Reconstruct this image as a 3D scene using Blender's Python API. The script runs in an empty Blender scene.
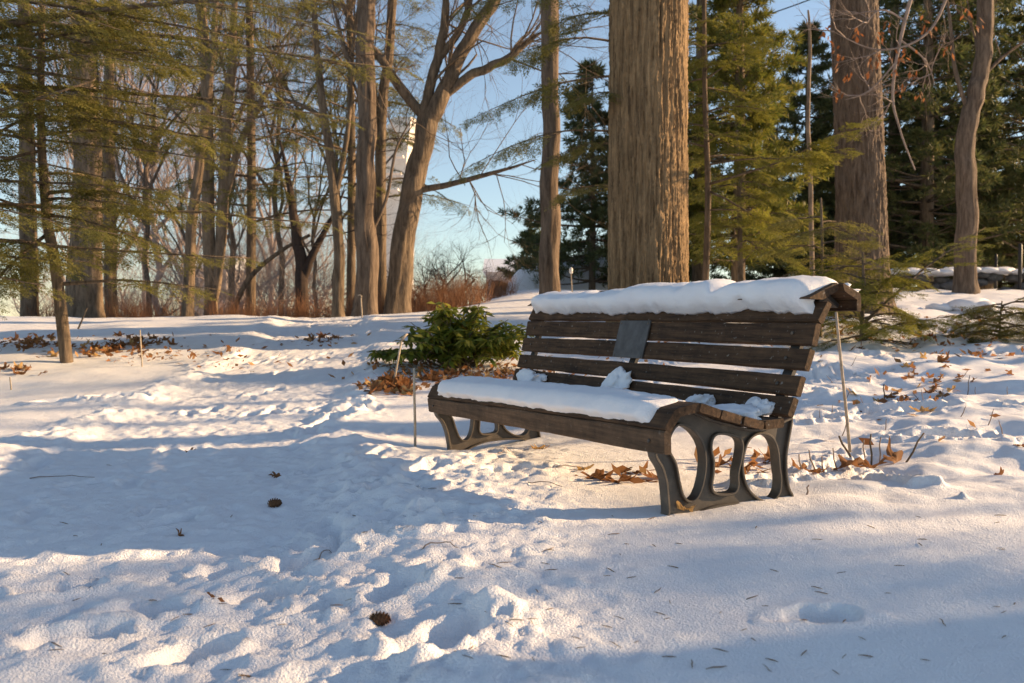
import bpy, bmesh, math, random
import numpy as np
from mathutils import Vector, Matrix
R = math.radians
C = bpy.context.scene.collection
S = bpy.context.scene
rng = np.random.default_rng(7)
random.seed(7)

# ------------------------------------------------------------------ camera, sky, sun, exposure
CAM_H = 0.724
PITCH = 0.02208
F = 850.0
cd = bpy.data.cameras.new('camera')
cd.sensor_width = 36.0
cd.lens = F / 1024.0 * 36.0
cd.clip_start = 0.05
cd.clip_end = 3000
cam = bpy.data.objects.new('camera', cd)
C.objects.link(cam)
cam.location = (0, 0, CAM_H)
cam.rotation_euler = (math.pi / 2 - PITCH, 0, 0)
S.camera = cam
cd.dof.use_dof = True
cd.dof.focus_distance = 3.9
cd.dof.aperture_fstop = 4.5

SUN_EL, SUN_AZ = 16.5, 12.0          # azimuth measured from +X towards +Y
w = bpy.data.worlds.new('World')
S.world = w
w.use_nodes = True
nt = w.node_tree
nt.nodes.clear()
sky = nt.nodes.new('ShaderNodeTexSky')
sky.sky_type = 'NISHITA'
sky.sun_disc = False
sky.sun_elevation = R(SUN_EL)
sky.sun_rotation = R(90 - SUN_AZ)
sky.altitude = 50
sky.air_density = 1.0
sky.dust_density = 0.2
sky.ozone_density = 1.5
bg = nt.nodes.new('ShaderNodeBackground')
bg.inputs['Strength'].default_value = 0.084
wo = nt.nodes.new('ShaderNodeOutputWorld')
hs = nt.nodes.new('ShaderNodeHueSaturation')
hs.inputs['Saturation'].default_value = 0.86
nt.links.new(sky.outputs[0], hs.inputs['Color'])
nt.links.new(hs.outputs[0], bg.inputs[0])
nt.links.new(bg.outputs[0], wo.inputs[0])

sl = bpy.data.lights.new('sun', 'SUN')
sl.energy = 5.0
sl.angle = R(0.53)
sl.color = (1.0, 0.67, 0.36)
so = bpy.data.objects.new('sun', sl)
C.objects.link(so)
sdir = Vector((math.cos(R(SUN_AZ)) * math.cos(R(SUN_EL)), math.sin(R(SUN_AZ)) * math.cos(R(SUN_EL)), math.sin(R(SUN_EL))))
so.rotation_euler = sdir.to_track_quat('Z', 'Y').to_euler()
so.location = (20, 5, 12)

S.view_settings.view_transform = 'Standard'
S.view_settings.look = 'None'
S.view_settings.exposure = 1.22
S.view_settings.gamma = 1.0
S.cycles.max_bounces = 6
S.cycles.diffuse_bounces = 3
S.cycles.transmission_bounces = 3
S.cycles.transparent_max_bounces = 4
S.cycles.use_denoising = True

# ------------------------------------------------------------------ small maths helpers
def hash01(ix, iy, iz, seed):
    n = (ix * 374761393 + iy * 668265263 + iz * 2147483647 // 7 + seed * 1274126177) & 0xFFFFFFFF
    n = ((n ^ (n >> 13)) * 1274126177) & 0xFFFFFFFF
    n = n ^ (n >> 16)
    return (n & 0xFFFFFF) / float(0xFFFFFF)

def vnoise2(x, y, seed=0):
    x = np.asarray(x, float); y = np.asarray(y, float)
    ix = np.floor(x).astype(np.int64); iy = np.floor(y).astype(np.int64)
    fx = x - ix; fy = y - iy
    fx = fx * fx * fx * (fx * (fx * 6 - 15) + 10); fy = fy * fy * fy * (fy * (fy * 6 - 15) + 10)
    z = np.zeros_like(ix)
    a = hash01(ix, iy, z, seed); b = hash01(ix + 1, iy, z, seed)
    c = hash01(ix, iy + 1, z, seed); d = hash01(ix + 1, iy + 1, z, seed)
    return (a + (b - a) * fx) * (1 - fy) + (c + (d - c) * fx) * fy - 0.5

def fbm2(x, y, seed=0, octv=3, gain=0.5):
    s = 0; a = 1.0
    for o in range(octv):
        c, sn = math.cos(o * 0.9 + .3), math.sin(o * 0.9 + .3)
        s = s + a * vnoise2((x * c - y * sn) * 2 ** o, (x * sn + y * c) * 2 ** o, seed + o * 17)
        a *= gain
    return s

def sstep(a, b, x):
    t = np.clip((np.asarray(x, float) - a) / (b - a), 0, 1)
    return t * t * (3 - 2 * t)

def splus(x, s):
    return s * np.logaddexp(0, np.asarray(x, float) / s)

def ray(px, py):
    a = (px - 512) / F; b = -(py - 341.5) / F
    c, s = math.cos(PITCH), math.sin(PITCH)
    return np.array([a, c + b * s, -s + b * c])

def at(px, py, Y):                      # the point seen at a pixel, Y metres in front of the camera
    d = ray(px, py)
    return np.array([0, 0, CAM_H]) + d * (Y / d[1])

# ------------------------------------------------------------------ terrain
def base_height(x, y):
    x = np.asarray(x, float); y = np.asarray(y, float)
    right = sstep(-4.0, 0.5, x)
    up = splus(y - 5.4, 0.8)
    far = splus(y - 21, 1.5)
    zr = 0.105 * up - 0.105 * far                                  # right: keeps climbing to a terrace
    zr = zr + 0.0 * x
    crest = splus(y - 14.6, .7)
    zl = 0.108 * up - 0.30 * crest
    zl = np.where(zl < -1.2, -1.2 + 0.0 * zl, zl)
    z = zl * (1 - right) + zr * right
    z = z + 0.035 * splus(x - 1.2, 0.5) * sstep(1.5, 4.0, y) * (1 - sstep(8, 14, y))
    z = z - 0.006 * (x < 0) * np.minimum(-x, 5) * sstep(2, 5, y)
    return z

def path_mask(x, y):
    xc = np.interp(y, [0, 2, 5, 9, 13, 15], [-0.9, -1.2, -1.95, -2.2, -2.9, -3.2])
    d = np.abs(x - xc)
    hw = np.interp(y, [0, 3, 6, 14], [0.95, 0.95, 0.75, 0.65])
    return 1 - sstep(hw * 0.75, hw * 1.25, d), d / hw

def pix_ground(px, py):
    d = ray(px, py)
    lo = None
    for Y in np.linspace(1.2, 30, 1500):
        p = np.array([0, 0, CAM_H]) + d * (Y / d[1])
        if p[2] <= float(base_height(p[0], p[1])):
            return p
    return np.array([0, 0, CAM_H]) + d * (30 / d[1])

FOOT = []   # (x, y, length, width, angle, depth, rim)
for px, py, ln, wd, an, dp in [
    (398, 492, .32, .16, .5, .055), (432, 468, .34, .17, 1.0, .05), (352, 486, .30, .14, .3, .05), (330, 462, .30, .14, .8, .04),
    (372, 452, .30, .14, 1.2, .045), (300, 440, .28, .13, 1.1, .04), (402, 536, .30, .15, .2, .06), (352, 540, .26, .13, .7, .05),
    (300, 556, .26, .13, .4, .045), (262, 585, .24, .12, .5, .05), (318, 602, .22, .12, .9, .05), (445, 640, .26, .14, .9, .05), (225, 560, .22, .12, .2, .04),
    (480, 452, .34, .15, 1.1, .04), (455, 520, .30, .15, .1, .045), (150, 600, .22, .11, .3, .04), (80, 625, .22, .11, .6, .04),
    (200, 640, .2, .11, .8, .045), (60, 575, .24, .12, .3, .04), (395, 590, .22, .12, 1.0, .04), (520, 470, .34, .2, .3, .03),
    (120, 400, .4, .2, .4, .06), (60, 405, .4, .2, .1, .05), (350, 410, .4, .18, 1.2, .06), (330, 420, .4, .18, 1.2, .05)]:
    p = pix_ground(px, py)
    FOOT.append((p[0], p[1], ln, wd, an, dp, .35))
p = pix_ground(822, 622)
FOOT.append((p[0], p[1], .19, .11, .12, .075, .10))
p = pix_ground(985, 610)
for k in range(46):                       # old prints and dents up the right bank
    x = rng.uniform(1.0, 5.5); y = rng.uniform(3.6, 11)
    FOOT.append((x, y, rng.uniform(.22, .5), rng.uniform(.12, .26), rng.uniform(0, 3), rng.uniform(.04, .09), .4))
for k in range(60):                       # prints in the trodden way
    y = rng.uniform(2.0, 13); xc = float(np.interp(y, [0, 2, 5, 9, 13, 15], [-0.9, -1.2, -1.95, -2.2, -2.9, -3.2]))
    FOOT.append((xc + rng.normal(0, .55), y, rng.uniform(.2, .32), .11, rng.normal(1.5, .3), rng.uniform(.012, .03), .35))

def ground_height(x, y, detail=True):
    x = np.asarray(x, float); y = np.asarray(y, float)
    z = base_height(x, y)
    near = 1 - sstep(16, 40, y)
    pm, dn = path_mask(x, y)
    pm = pm * (1 - sstep(13.5, 15.5, y))
    z = z - 0.045 * pm
    bank = sstep(0.3, 1.6, x - 0.25 * (y - 3)) * sstep(2.6, 4.0, y)
    clean = sstep(0.0, 0.5, x) * (1 - sstep(2.4, 3.6, y))
    soft = 0.06 * fbm2(x * 0.7, y * 0.7, 3, 2)
    z = z + soft * near * (0.6 + 0.4 * bank)
    z = z + bank * near * (0.10 * fbm2(x * 2.3, y * 2.3, 11, 3, .45) + 0.02 * np.abs(fbm2(x * 6, y * 6, 12, 2)))
    left = sstep(-2.6, -3.6, x - 0.0) if False else (1 - sstep(-3.6, -2.6, x))
    z = z + left * near * 0.035 * fbm2(x * 1.8, y * 1.8, 15, 2)
    edge = np.exp(-((dn - 1.15) / 0.28) ** 2) * (1 - sstep(12, 15, y))
    lump = np.maximum(fbm2(x * 7.5, y * 7.5, 21, 3, .6), -.12)
    z = z + edge * (0.015 + 0.034 * lump + .025 * np.maximum(fbm2(x * 15, y * 15, 23, 2), 0))
    z = z + pm * (0.006 * fbm2(x * 6, y * 6, 31, 2, .6) + .005 * sstep(.05, .16, fbm2(x * 8, y * 8, 37, 2)) * sstep(-.1, .2, fbm2(x * 1.1, y * 1.1, 39, 2)) + .004 * sstep(.05, .14, fbm2(x * 20, y * 20, 38, 2)) + 0.008 * np.maximum(fbm2(x * 24, y * 24, 33, 3, .65), -.1) + .020 * np.maximum(fbm2(x * 6, y * 6, 35, 3, .6) - .12, 0))
    mid = sstep(-1.3, -.5, x) * (1 - sstep(-.05, .55, x)) * (1 - sstep(4.6, 5.6, y))
    z = z + mid * (0.028 * fbm2(x * 2.6, y * 2.6, 41, 2, .5) + .009 * sstep(.02, .16, fbm2(x * 6, y * 6, 47, 2)) + .008 * sstep(.05, .14, fbm2(x * 19, y * 19, 48, 2)) + .012 * np.maximum(fbm2(x * 12, y * 12, 45, 3, .6), -.05))
    if detail:
        for fx, fy, ln, wd, an, dp, rim in FOOT:
            m = (np.abs(x - fx) < ln * 1.6) & (np.abs(y - fy) < ln * 1.6)
            if not m.any():
                continue
            dx = x[m] - fx; dy = y[m] - fy
            c, s = math.cos(an), math.sin(an)
            wob = 1 + .35 * vnoise2(x[m] * 9 + fx * 50, y[m] * 9, 71) + .5 * vnoise2(x[m] * 24 + fx * 50, y[m] * 24, 73)
            r = np.sqrt(((dx * c + dy * s) / (ln / 2)) ** 2 + ((-dx * s + dy * c) / (wd / 2)) ** 2) * wob
            z[m] += -dp * (1 - sstep(.6, 1.1, r)) + dp * rim * np.exp(-((r - 1.3) / .25) ** 2)
    z = z + near * (0.004 * fbm2(x * 14, y * 14, 51, 2) * (1 + 2 * pm))
    hb = np.exp(-(((x + .25) / .55) ** 2 + ((y - 5.2) / .45) ** 2))
    z = z - 0.105 * hb
    return z

def gz(x, y):
    return float(ground_height(np.array([x]), np.array([y]))[0])

def axis(lo, hi, dense_lo, dense_hi, step, grow):
    a = list(np.arange(dense_lo, dense_hi + step * .5, step))
    v = dense_hi; s = step
    while v < hi:
        s *= grow; v += s; a.append(v)
    v = dense_lo; s = step
    pre = []
    while v > lo:
        s *= grow; v -= s; pre.append(v)
    return np.array(pre[::-1] + a)

# ------------------------------------------------------------------ materials
def mat(name, base=(.5, .5, .5), rough=.7):
    m = bpy.data.materials.new(name)
    m.use_nodes = True
    b = m.node_tree.nodes['Principled BSDF']
    b.inputs['Base Color'].default_value = (*base, 1)
    b.inputs['Roughness'].default_value = rough
    return m, m.node_tree, b

def ramp_noise(nt, scale, stops, coord='Object', detail=4, stretch=(1, 1, 1), rough=.6, dist=0.0):
    tc = nt.nodes.new('ShaderNodeTexCoord')
    mp = nt.nodes.new('ShaderNodeMapping')
    mp.inputs['Scale'].default_value = stretch
    nz = nt.nodes.new('ShaderNodeTexNoise')
    nz.inputs['Scale'].default_value = scale
    nz.inputs['Detail'].default_value = detail
    nz.inputs['Roughness'].default_value = rough
    nz.inputs['Distortion'].default_value = dist
    rp = nt.nodes.new('ShaderNodeValToRGB')
    e = rp.color_ramp.elements
    e[0].position = stops[0][0]; e[0].color = (*stops[0][1], 1)
    e[1].position = stops[-1][0]; e[1].color = (*stops[-1][1], 1)
    for p_, c_ in stops[1:-1]:
        k = e.new(p_); k.color = (*c_, 1)
    nt.links.new(tc.outputs[coord], mp.inputs[0])
    nt.links.new(mp.outputs[0], nz.inputs['Vector'])
    nt.links.new(nz.outputs['Fac'], rp.inputs[0])
    return rp, nz

def add_bump(nt, b, src, strength, dist):
    bp = nt.nodes.new('ShaderNodeBump')
    bp.inputs['Strength'].default_value = strength
    bp.inputs['Distance'].default_value = dist
    nt.links.new(src, bp.inputs['Height'])
    nt.links.new(bp.outputs[0], b.inputs['Normal'])

def snow_mat(name='snow', grain=160, bump=.5):
    m, nt, b = mat(name, (.82, .83, .86), .6)
    rp, nz = ramp_noise(nt, 3.0, [(.3, (.80, .80, .83)), (.7, (.86, .87, .89))])
    nt.links.new(rp.outputs[0], b.inputs['Base Color'])
    _, n2 = ramp_noise(nt, grain, [(0, (0, 0, 0)), (1, (1, 1, 1))], detail=3)
    _, n3 = ramp_noise(nt, 40, [(0, (0, 0, 0)), (1, (1, 1, 1))], detail=4)
    ad = nt.nodes.new('ShaderNodeMath'); ad.operation = 'MULTIPLY_ADD'
    ad.inputs[1].default_value = 1.7
    g2 = nt.nodes.new('ShaderNodeMath'); g2.operation = 'MULTIPLY'; g2.inputs[1].default_value = 1.7
    nt.links.new(n2.outputs['Fac'], g2.inputs[0])
    nt.links.new(n3.outputs['Fac'], ad.inputs[0]); nt.links.new(g2.outputs[0], ad.inputs[2])
    add_bump(nt, b, ad.outputs[0], bump, .011)
    b.inputs['Specular IOR Level'].default_value = .35
    return m

def wood_mat(name, dark, light, rough=.85, specks=0.0):
    m, nt, b = mat(name, dark, rough)
    tc = nt.nodes.new('ShaderNodeTexCoord')
    r1 = nt.nodes.new('ShaderNodeMapping'); r1.inputs['Rotation'].default_value = (0, 0, R(-115.7))
    r2 = nt.nodes.new('ShaderNodeMapping'); r2.inputs['Scale'].default_value = (.05, 1, 1)
    nt.links.new(tc.outputs['Object'], r1.inputs[0]); nt.links.new(r1.outputs[0], r2.inputs[0])
    g = nt.nodes.new('ShaderNodeTexNoise'); g.inputs['Scale'].default_value = 55; g.inputs['Detail'].default_value = 7; g.inputs['Roughness'].default_value = .7
    nt.links.new(r2.outputs[0], g.inputs['Vector'])
    rp = nt.nodes.new('ShaderNodeValToRGB'); e = rp.color_ramp.elements
    e[0].position = .32; e[0].color = (*dark, 1); e[1].position = .72; e[1].color = (*light, 1)
    nt.links.new(g.outputs['Fac'], rp.inputs[0])
    rp2, nz2 = ramp_noise(nt, 9, [(.3, (.45, .45, .45)), (.65, (1.15, 1.12, 1.08))], detail=7, rough=.7)
    mx = nt.nodes.new('ShaderNodeMix'); mx.data_type = 'RGBA'; mx.blend_type = 'MULTIPLY'; mx.inputs[0].default_value = .9
    nt.links.new(rp.outputs[0], mx.inputs[6]); nt.links.new(rp2.outputs[0], mx.inputs[7])
    rp3, nz3 = ramp_noise(nt, 48, [(.66, (0, 0, 0)), (.72, (1, 1, 1))], detail=3, rough=.55)
    ml = nt.nodes.new('ShaderNodeMath'); ml.operation = 'MULTIPLY'; ml.inputs[1].default_value = specks
    nt.links.new(rp3.outputs[0], ml.inputs[0])
    m3 = nt.nodes.new('ShaderNodeMix'); m3.data_type = 'RGBA'; m3.inputs[7].default_value = (.27, .25, .22, 1)
    nt.links.new(ml.outputs[0], m3.inputs[0]); nt.links.new(mx.outputs[2], m3.inputs[6])
    nt.links.new(m3.outputs[2], b.inputs['Base Color'])
    add_bump(nt, b, g.outputs['Fac'], .7, .005)
    b.inputs['Specular IOR Level'].default_value = .3
    return m

def bark_mat(name, dark, light, scale=5, stretch=(1, 1, .12), bump=.8, dist=.03, rough=.9):
    m, nt, b = mat(name, dark, rough)
    rp, nz = ramp_noise(nt, scale, [(.32, dark), (.68, light)], detail=8, stretch=stretch, rough=.7, dist=.3)
    nt.links.new(rp.outputs[0], b.inputs['Base Color'])
    add_bump(nt, b, nz.outputs['Fac'], bump, dist)
    b.inputs['Specular IOR Level'].default_value = .15
    return m

def leaf_mat(name, cols, trans=.35, rough=.55, spec=.3):
    m, nt, b = mat(name, cols[0], rough)
    g = nt.nodes.new('ShaderNodeNewGeometry')
    rp = nt.nodes.new('ShaderNodeValToRGB')
    e = rp.color_ramp.elements
    e[0].color = (*cols[0], 1); e[1].color = (*cols[-1], 1)
    for k, c in enumerate(cols[1:-1]):
        q = e.new((k + 1) / (len(cols) - 1)); q.color = (*c, 1)
    nt.links.new(g.outputs['Random Per Island'], rp.inputs[0])
    nt.links.new(rp.outputs[0], b.inputs['Base Color'])
    b.inputs['Specular IOR Level'].default_value = spec
    tr = nt.nodes.new('ShaderNodeBsdfTranslucent')
    nt.links.new(rp.outputs[0], tr.inputs[0])
    mx = nt.nodes.new('ShaderNodeMixShader')
    mx.inputs[0].default_value = trans
    out = nt.nodes['Material Output']
    nt.links.new(b.outputs[0], mx.inputs[1]); nt.links.new(tr.outputs[0], mx.inputs[2])
    nt.links.new(mx.outputs[0], out.inputs[0])
    return m

M = {}
M['snow'] = snow_mat()
M['bench_snow'] = snow_mat('bench_snow', 220, .35)
M['slat'] = wood_mat('weathered_slat', (.022, .012, .007), (.13, .075, .04), .85, .6)
M['apron'] = wood_mat('weathered_apron', (.06, .037, .022), (.17, .108, .066), .85, .25)
M['iron'], _nt, _b = mat('painted_iron', (.095, .078, .06), .55)
_rp, _nz = ramp_noise(_nt, 14, [(.3, (.045, .036, .028)), (.55, (.07, .056, .043)), (.72, (.13, .10, .07))], detail=6)
_nt.links.new(_rp.outputs[0], _b.inputs['Base Color']); add_bump(_nt, _b, _nz.outputs['Fac'], .25, .004)
M['black_iron'], _nt, _b = mat('black_iron', (.018, .016, .015), .6)
M['plaque'], _nt, _b = mat('tarnished_plaque', (.07, .075, .085), .5)
_rp, _nz = ramp_noise(_nt, 16, [(.3, (.05, .049, .05)), (.7, (.11, .108, .11))], detail=5)
_nt.links.new(_rp.outputs[0], _b.inputs['Base Color']); _b.inputs['Metallic'].default_value = .35
M['oak_bark'] = bark_mat('oak_bark', (.05, .033, .02), (.36, .245, .135), 22, (1, 1, .05), .9, .025)
M['grey_bark'] = bark_mat('grey_bark', (.06, .043, .032), (.22, .165, .122), 15, (1, 1, .16), 1.0, .04)
M['brown_bark'] = bark_mat('brown_bark', (.055, .042, .031), (.24, .18, .125), 15, (1, 1, .18), 1.0, .04)
M['pale_bark'] = bark_mat('pale_bark', (.10, .075, .055), (.30, .23, .165), 14, (1, 1, .25), .8, .03)
M['twig'] = bark_mat('twig_bark', (.19, .15, .13), (.38, .30, .255), 3, (1, 1, 1), .2, .01)
M['dark_twig'] = bark_mat('dark_twig_bark', (.03, .022, .02), (.075, .055, .045), 3, (1, 1, 1), .2, .01)
M['red_twig'] = bark_mat('red_twig_bark', (.14, .065, .035), (.30, .16, .09), 3, (1, 1, 1), .2, .01)
M['hemlock'] = leaf_mat('hemlock_needles', [(.11, .12, .03), (.18, .17, .046), (.24, .21, .066), (.145, .15, .04)], .55)
M['hemlock_bright'] = leaf_mat('hemlock_bright_needles', [(.13, .15, .02), (.20, .20, .032), (.27, .235, .05), (.15, .165, .026)], .5)
M['pine'] = leaf_mat('pine_needles', [(.08, .11, .022), (.15, .155, .028), (.22, .19, .04)], .45)
M['dark_pine'] = leaf_mat('dark_pine_needles', [(.055, .08, .036), (.095, .118, .046), (.145, .15, .058)], .38)
M['olive_pine'] = leaf_mat('olive_pine_needles', [(.055, .075, .026), (.095, .112, .036), (.15, .14, .05)], .38)
M['shrub'] = leaf_mat('glossy_shrub_leaf', [(.085, .13, .018), (.165, .20, .028), (.33, .31, .05), (.12, .165, .022)], .48, .35, .5)
M['dry_leaf'] = leaf_mat('dry_leaf', [(.26, .11, .042), (.38, .18, .07), (.18, .085, .038), (.46, .27, .12)], .4, .7, .2)
M['pale_leaf'] = leaf_mat('pale_dry_leaf', [(.48, .30, .12), (.55, .36, .16)], .35, .7, .2)
M['rust_leaf'] = leaf_mat('rust_leaf', [(.20, .075, .03), (.27, .12, .05)], .4, .7, .2)
M['stake'] = wood_mat('pale_stake', (.42, .34, .25), (.62, .53, .42))
M['twig_bit'] = bark_mat('twig_fragment', (.12, .075, .04), (.28, .18, .10), 30, (1, 1, 1), .2, .002)
M['cone'] = bark_mat('cone_scale', (.10, .05, .026), (.24, .13, .07), 40, (1, 1, 1), .3, .004)
M['stone'] = bark_mat('dark_stone', (.05, .048, .045), (.16, .15, .14), 4, (1, 1, 1), .6, .04)
M['pole'], _, _ = mat('dark_post', (.02, .018, .016), .6)
M['cable'], _, _ = mat('cable_sheath', (.02, .02, .022), .6)
M['tower'], _nt, _b = mat('pale_concrete', (.62, .56, .50), .8)
_rp, _nz = ramp_noise(_nt, .05, [(.35, (.55, .49, .43)), (.65, (.68, .62, .56))]); _nt.links.new(_rp.outputs[0], _b.inputs['Base Color'])
M['house'] , _nt, _b = mat('pale_render', (.52, .42, .36), .8)
_rp, _nz = ramp_noise(_nt, .6, [(.35, (.45, .36, .31)), (.65, (.60, .50, .43))]); _nt.links.new(_rp.outputs[0], _b.inputs['Base Color'])
M['roof'], _, _ = mat('grey_roof', (.22, .19, .18), .8)
M['glass'], _, _ = mat('window_glass', (.04, .05, .06), .15)
M['white_label'], _, _ = mat('white_plastic', (.7, .7, .68), .5)

# ------------------------------------------------------------------ object helpers
def link_mesh(name, me, m=None, parent=None, smooth=True):
    o = bpy.data.objects.new(name, me)
    C.objects.link(o)
    if m is not None and not me.materials:
        me.materials.append(m)
    if smooth:
        me.polygons.foreach_set('use_smooth', np.ones(len(me.polygons), bool))
    if parent is not None:
        o.parent = parent
    return o

def tag(o, label, cat, group=None, kind=None):
    o['label'] = label
    if cat: o['category'] = cat
    if group: o['group'] = group
    if kind: o['kind'] = kind
    return o

def thing(name, label, cat, loc=(0, 0, 0), rz=0, group=None):
    o = bpy.data.objects.new(name, None)
    C.objects.link(o)
    o.empty_display_size = .2
    o.location = loc
    o.rotation_euler = (0, 0, rz)
    return tag(o, label, cat, group)

def copy_tree(root, loc, rz=0, scale=1.0, label=None, group=None):
    r = root.copy(); C.objects.link(r)
    r.location = loc; r.rotation_euler = (0, 0, rz); r.scale = (scale,) * 3 if not hasattr(scale, '__len__') else scale
    if label: r['label'] = label
    if group: r['group'] = group
    for ch in list(root.children):
        c = ch.copy(); C.objects.link(c); c.parent = r
    return r

class MB:
    """collects vertices and faces"""
    def __init__(s):
        s.v = []; s.f = []; s.n = 0
    def add(s, verts, faces):
        verts = np.asarray(verts, float)
        s.v.append(verts)
        for f in faces:
            s.f.append(tuple(i + s.n for i in f))
        s.n += len(verts)
    def tube(s, pts, rad, k=8, cap=True):
        pts = np.asarray(pts, float); n = len(pts)
        rad = np.broadcast_to(np.asarray(rad, float), (n,))
        t = np.gradient(pts, axis=0)
        t /= np.linalg.norm(t, axis=1)[:, None] + 1e-12
        a = np.array([0, 0, 1.0]) if abs(t[0][2]) < .9 else np.array([1.0, 0, 0])
        u = np.cross(t[0], a); u /= np.linalg.norm(u)
        ang = np.linspace(0, 2 * math.pi, k, endpoint=False)
        V = []
        for i in range(n):
            u = u - t[i] * (u @ t[i]); u /= np.linalg.norm(u) + 1e-12
            v = np.cross(t[i], u)
            V.append(pts[i] + rad[i] * (np.cos(ang)[:, None] * u + np.sin(ang)[:, None] * v))
        V = np.concatenate(V)
        Fs = []
        for i in range(n - 1):
            for j in range(k):
                j2 = (j + 1) % k
                Fs.append((i * k + j, i * k + j2, (i + 1) * k + j2, (i + 1) * k + j))
        if cap:
            Fs.append(tuple(range(k - 1, -1, -1)))
            Fs.append(tuple((n - 1) * k + j for j in range(k)))
        s.add(V, Fs)
    def rough_tube(s, pts, rad, k, seed, amp=.09, flare=.55):
        pts = np.asarray(pts, float); n = len(pts); n0 = s.n
        s.tube(pts, rad, k)
        V = s.v[-1]; th = np.tile(np.arange(k) / k * 2 * math.pi, n); cz = np.repeat(np.arange(n), k)
        hz = np.repeat(np.concatenate([[0], np.cumsum(np.linalg.norm(np.diff(pts, axis=0), axis=1))]), k)
        nz = fbm2(np.cos(th) * 2.6 + seed, np.sin(th) * 2.6 + hz * .9, seed, 3, .6) + .5 * fbm2(np.cos(th) * 7 + seed, np.sin(th) * 7 + hz * 1.6, seed + 4, 2)
        fl_ = 1 + amp * 1.6 * nz + flare * np.exp(-hz / .22) * (1 + .35 * np.cos(th * 4 + seed))
        C_ = np.repeat(pts, k, 0)
        s.v[-1] = C_ + (V - C_) * fl_[:, None]
    def box(s, c, size, rz=0):
        x, y, z = np.array(size) / 2
        v = np.array([(-x, -y, -z), (x, -y, -z), (x, y, -z), (-x, y, -z), (-x, -y, z), (x, -y, z), (x, y, z), (-x, y, z)])
        cs, sn = math.cos(rz), math.sin(rz)
        v = np.stack([v[:, 0] * cs - v[:, 1] * sn, v[:, 0] * sn + v[:, 1] * cs, v[:, 2]], 1) + np.array(c)
        s.add(v, [(0, 3, 2, 1), (4, 5, 6, 7), (0, 1, 5, 4), (1, 2, 6, 5), (2, 3, 7, 6), (3, 0, 4, 7)])
    def build(s, name, m, parent=None, smooth=True):
        me = bpy.data.meshes.new(name)
        me.from_pydata(np.concatenate(s.v).tolist() if s.v else [], [], s.f)
        me.update()
        return link_mesh(name, me, m, parent, smooth)

def quads_mesh(name, V, m, parent=None, smooth=False):
    """V: (N, 4, 3) corners of N leaf-like faces"""
    n = len(V)
    me = bpy.data.meshes.new(name)
    me.vertices.add(4 * n); me.vertices.foreach_set('co', np.ascontiguousarray(V.reshape(-1), dtype=np.float32))
    me.loops.add(4 * n); me.loops.foreach_set('vertex_index', np.arange(4 * n, dtype=np.int32))
    me.polygons.add(n)
    me.polygons.foreach_set('loop_start', np.arange(0, 4 * n, 4, dtype=np.int32))
    me.polygons.foreach_set('loop_total', np.full(n, 4, np.int32))
    me.update(calc_edges=True)
    return link_mesh(name, me, m, parent, smooth)

def unit(v):
    v = np.asarray(v, float)
    return v / (np.linalg.norm(v, axis=-1, keepdims=True) + 1e-12)

def catmull(P, n, closed=False):
    P = np.asarray(P, float)
    N = len(P); out = []
    if closed:
        seg = N
        idx = lambda i: P[i % N]
    else:
        seg = N - 1
        idx = lambda i: P[min(max(i, 0), N - 1)]
    tot = n if closed else n - 1
    for k in range(n):
        t = k / tot * seg if tot else 0
        i = min(int(t), seg - 1); t -= i
        a, b, c, d = idx(i - 1), idx(i), idx(i + 1), idx(i + 2)
        out.append(.5 * ((2 * b) + (-a + c) * t + (2 * a - 5 * b + 4 * c - d) * t * t + (-a + 3 * b - 3 * c + d) * t ** 3))
    return np.array(out)

# ------------------------------------------------------------------ the ground: one snow sheet
gx = axis(-420, 420, -3.2, 2.6, .0145, 1.03)
gy = axis(-60, 900, 1.4, 6.2, .0135, 1.018)
GX, GY = np.meshgrid(gx, gy)
GZ = ground_height(GX, GY)
nx, ny = len(gx), len(gy)
me = bpy.data.meshes.new('snowy_ground')
me.vertices.add(nx * ny)
me.vertices.foreach_set('co', np.stack([GX, GY, GZ], -1).astype(np.float32).reshape(-1))
ii = (np.arange(ny - 1)[:, None] * nx + np.arange(nx - 1)[None, :]).reshape(-1)
q = np.stack([ii, ii + 1, ii + nx + 1, ii + nx], 1).astype(np.int32)
me.loops.add(q.size); me.loops.foreach_set('vertex_index', q.reshape(-1))
me.polygons.add(len(q))
me.polygons.foreach_set('loop_start', np.arange(0, q.size, 4, dtype=np.int32))
me.polygons.foreach_set('loop_total', np.full(len(q), 4, np.int32))
me.update(calc_edges=True)
o = link_mesh('ground', me, M['snow'])
tag(o, 'snow covered ground with a trodden way on the left', None, kind='structure')

# ------------------------------------------------------------------ the bench
BO = np.array([0.54424, 3.01155, 0.0])
YAW, TILT, BL, TW = 1.12184, -0.01372, 2.35166, 0.1142
bu = np.array([-math.cos(YAW) * math.cos(TILT), math.sin(YAW) * math.cos(TILT), math.sin(TILT)])
bd = np.array([math.sin(YAW), math.cos(YAW), 0])
bz = np.cross(bd, bu); bz = bz if bz[2] > 0 else -bz
def bp(s, d, z):
    """bench coordinates (along, depth, height) to world, with the slight twist of the old bench"""
    s = np.asarray(s, float); d = np.asarray(d, float); z = np.asarray(z, float)
    t = TW * np.clip(s / BL, 0, 1)
    d2 = .3 + (d - .3) * np.cos(t) - z * np.sin(t)
    z2 = (d - .3) * np.sin(t) + z * np.cos(t)
    return BO + s[..., None] * bu + d2[..., None] * bd + z2[..., None] * bz
bench = thing('park_bench', 'weathered slatted wooden bench with iron end frames, snow on its seat and back', 'bench', tuple(bp(1.15, .3, .0)))
BI = Matrix.Translation(-bench.location)
def bench_build(mb, name, m, smooth=True):
    for v in mb.v: v -= np.array(bench.location)
    return mb.build(name, m, bench, smooth)

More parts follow.
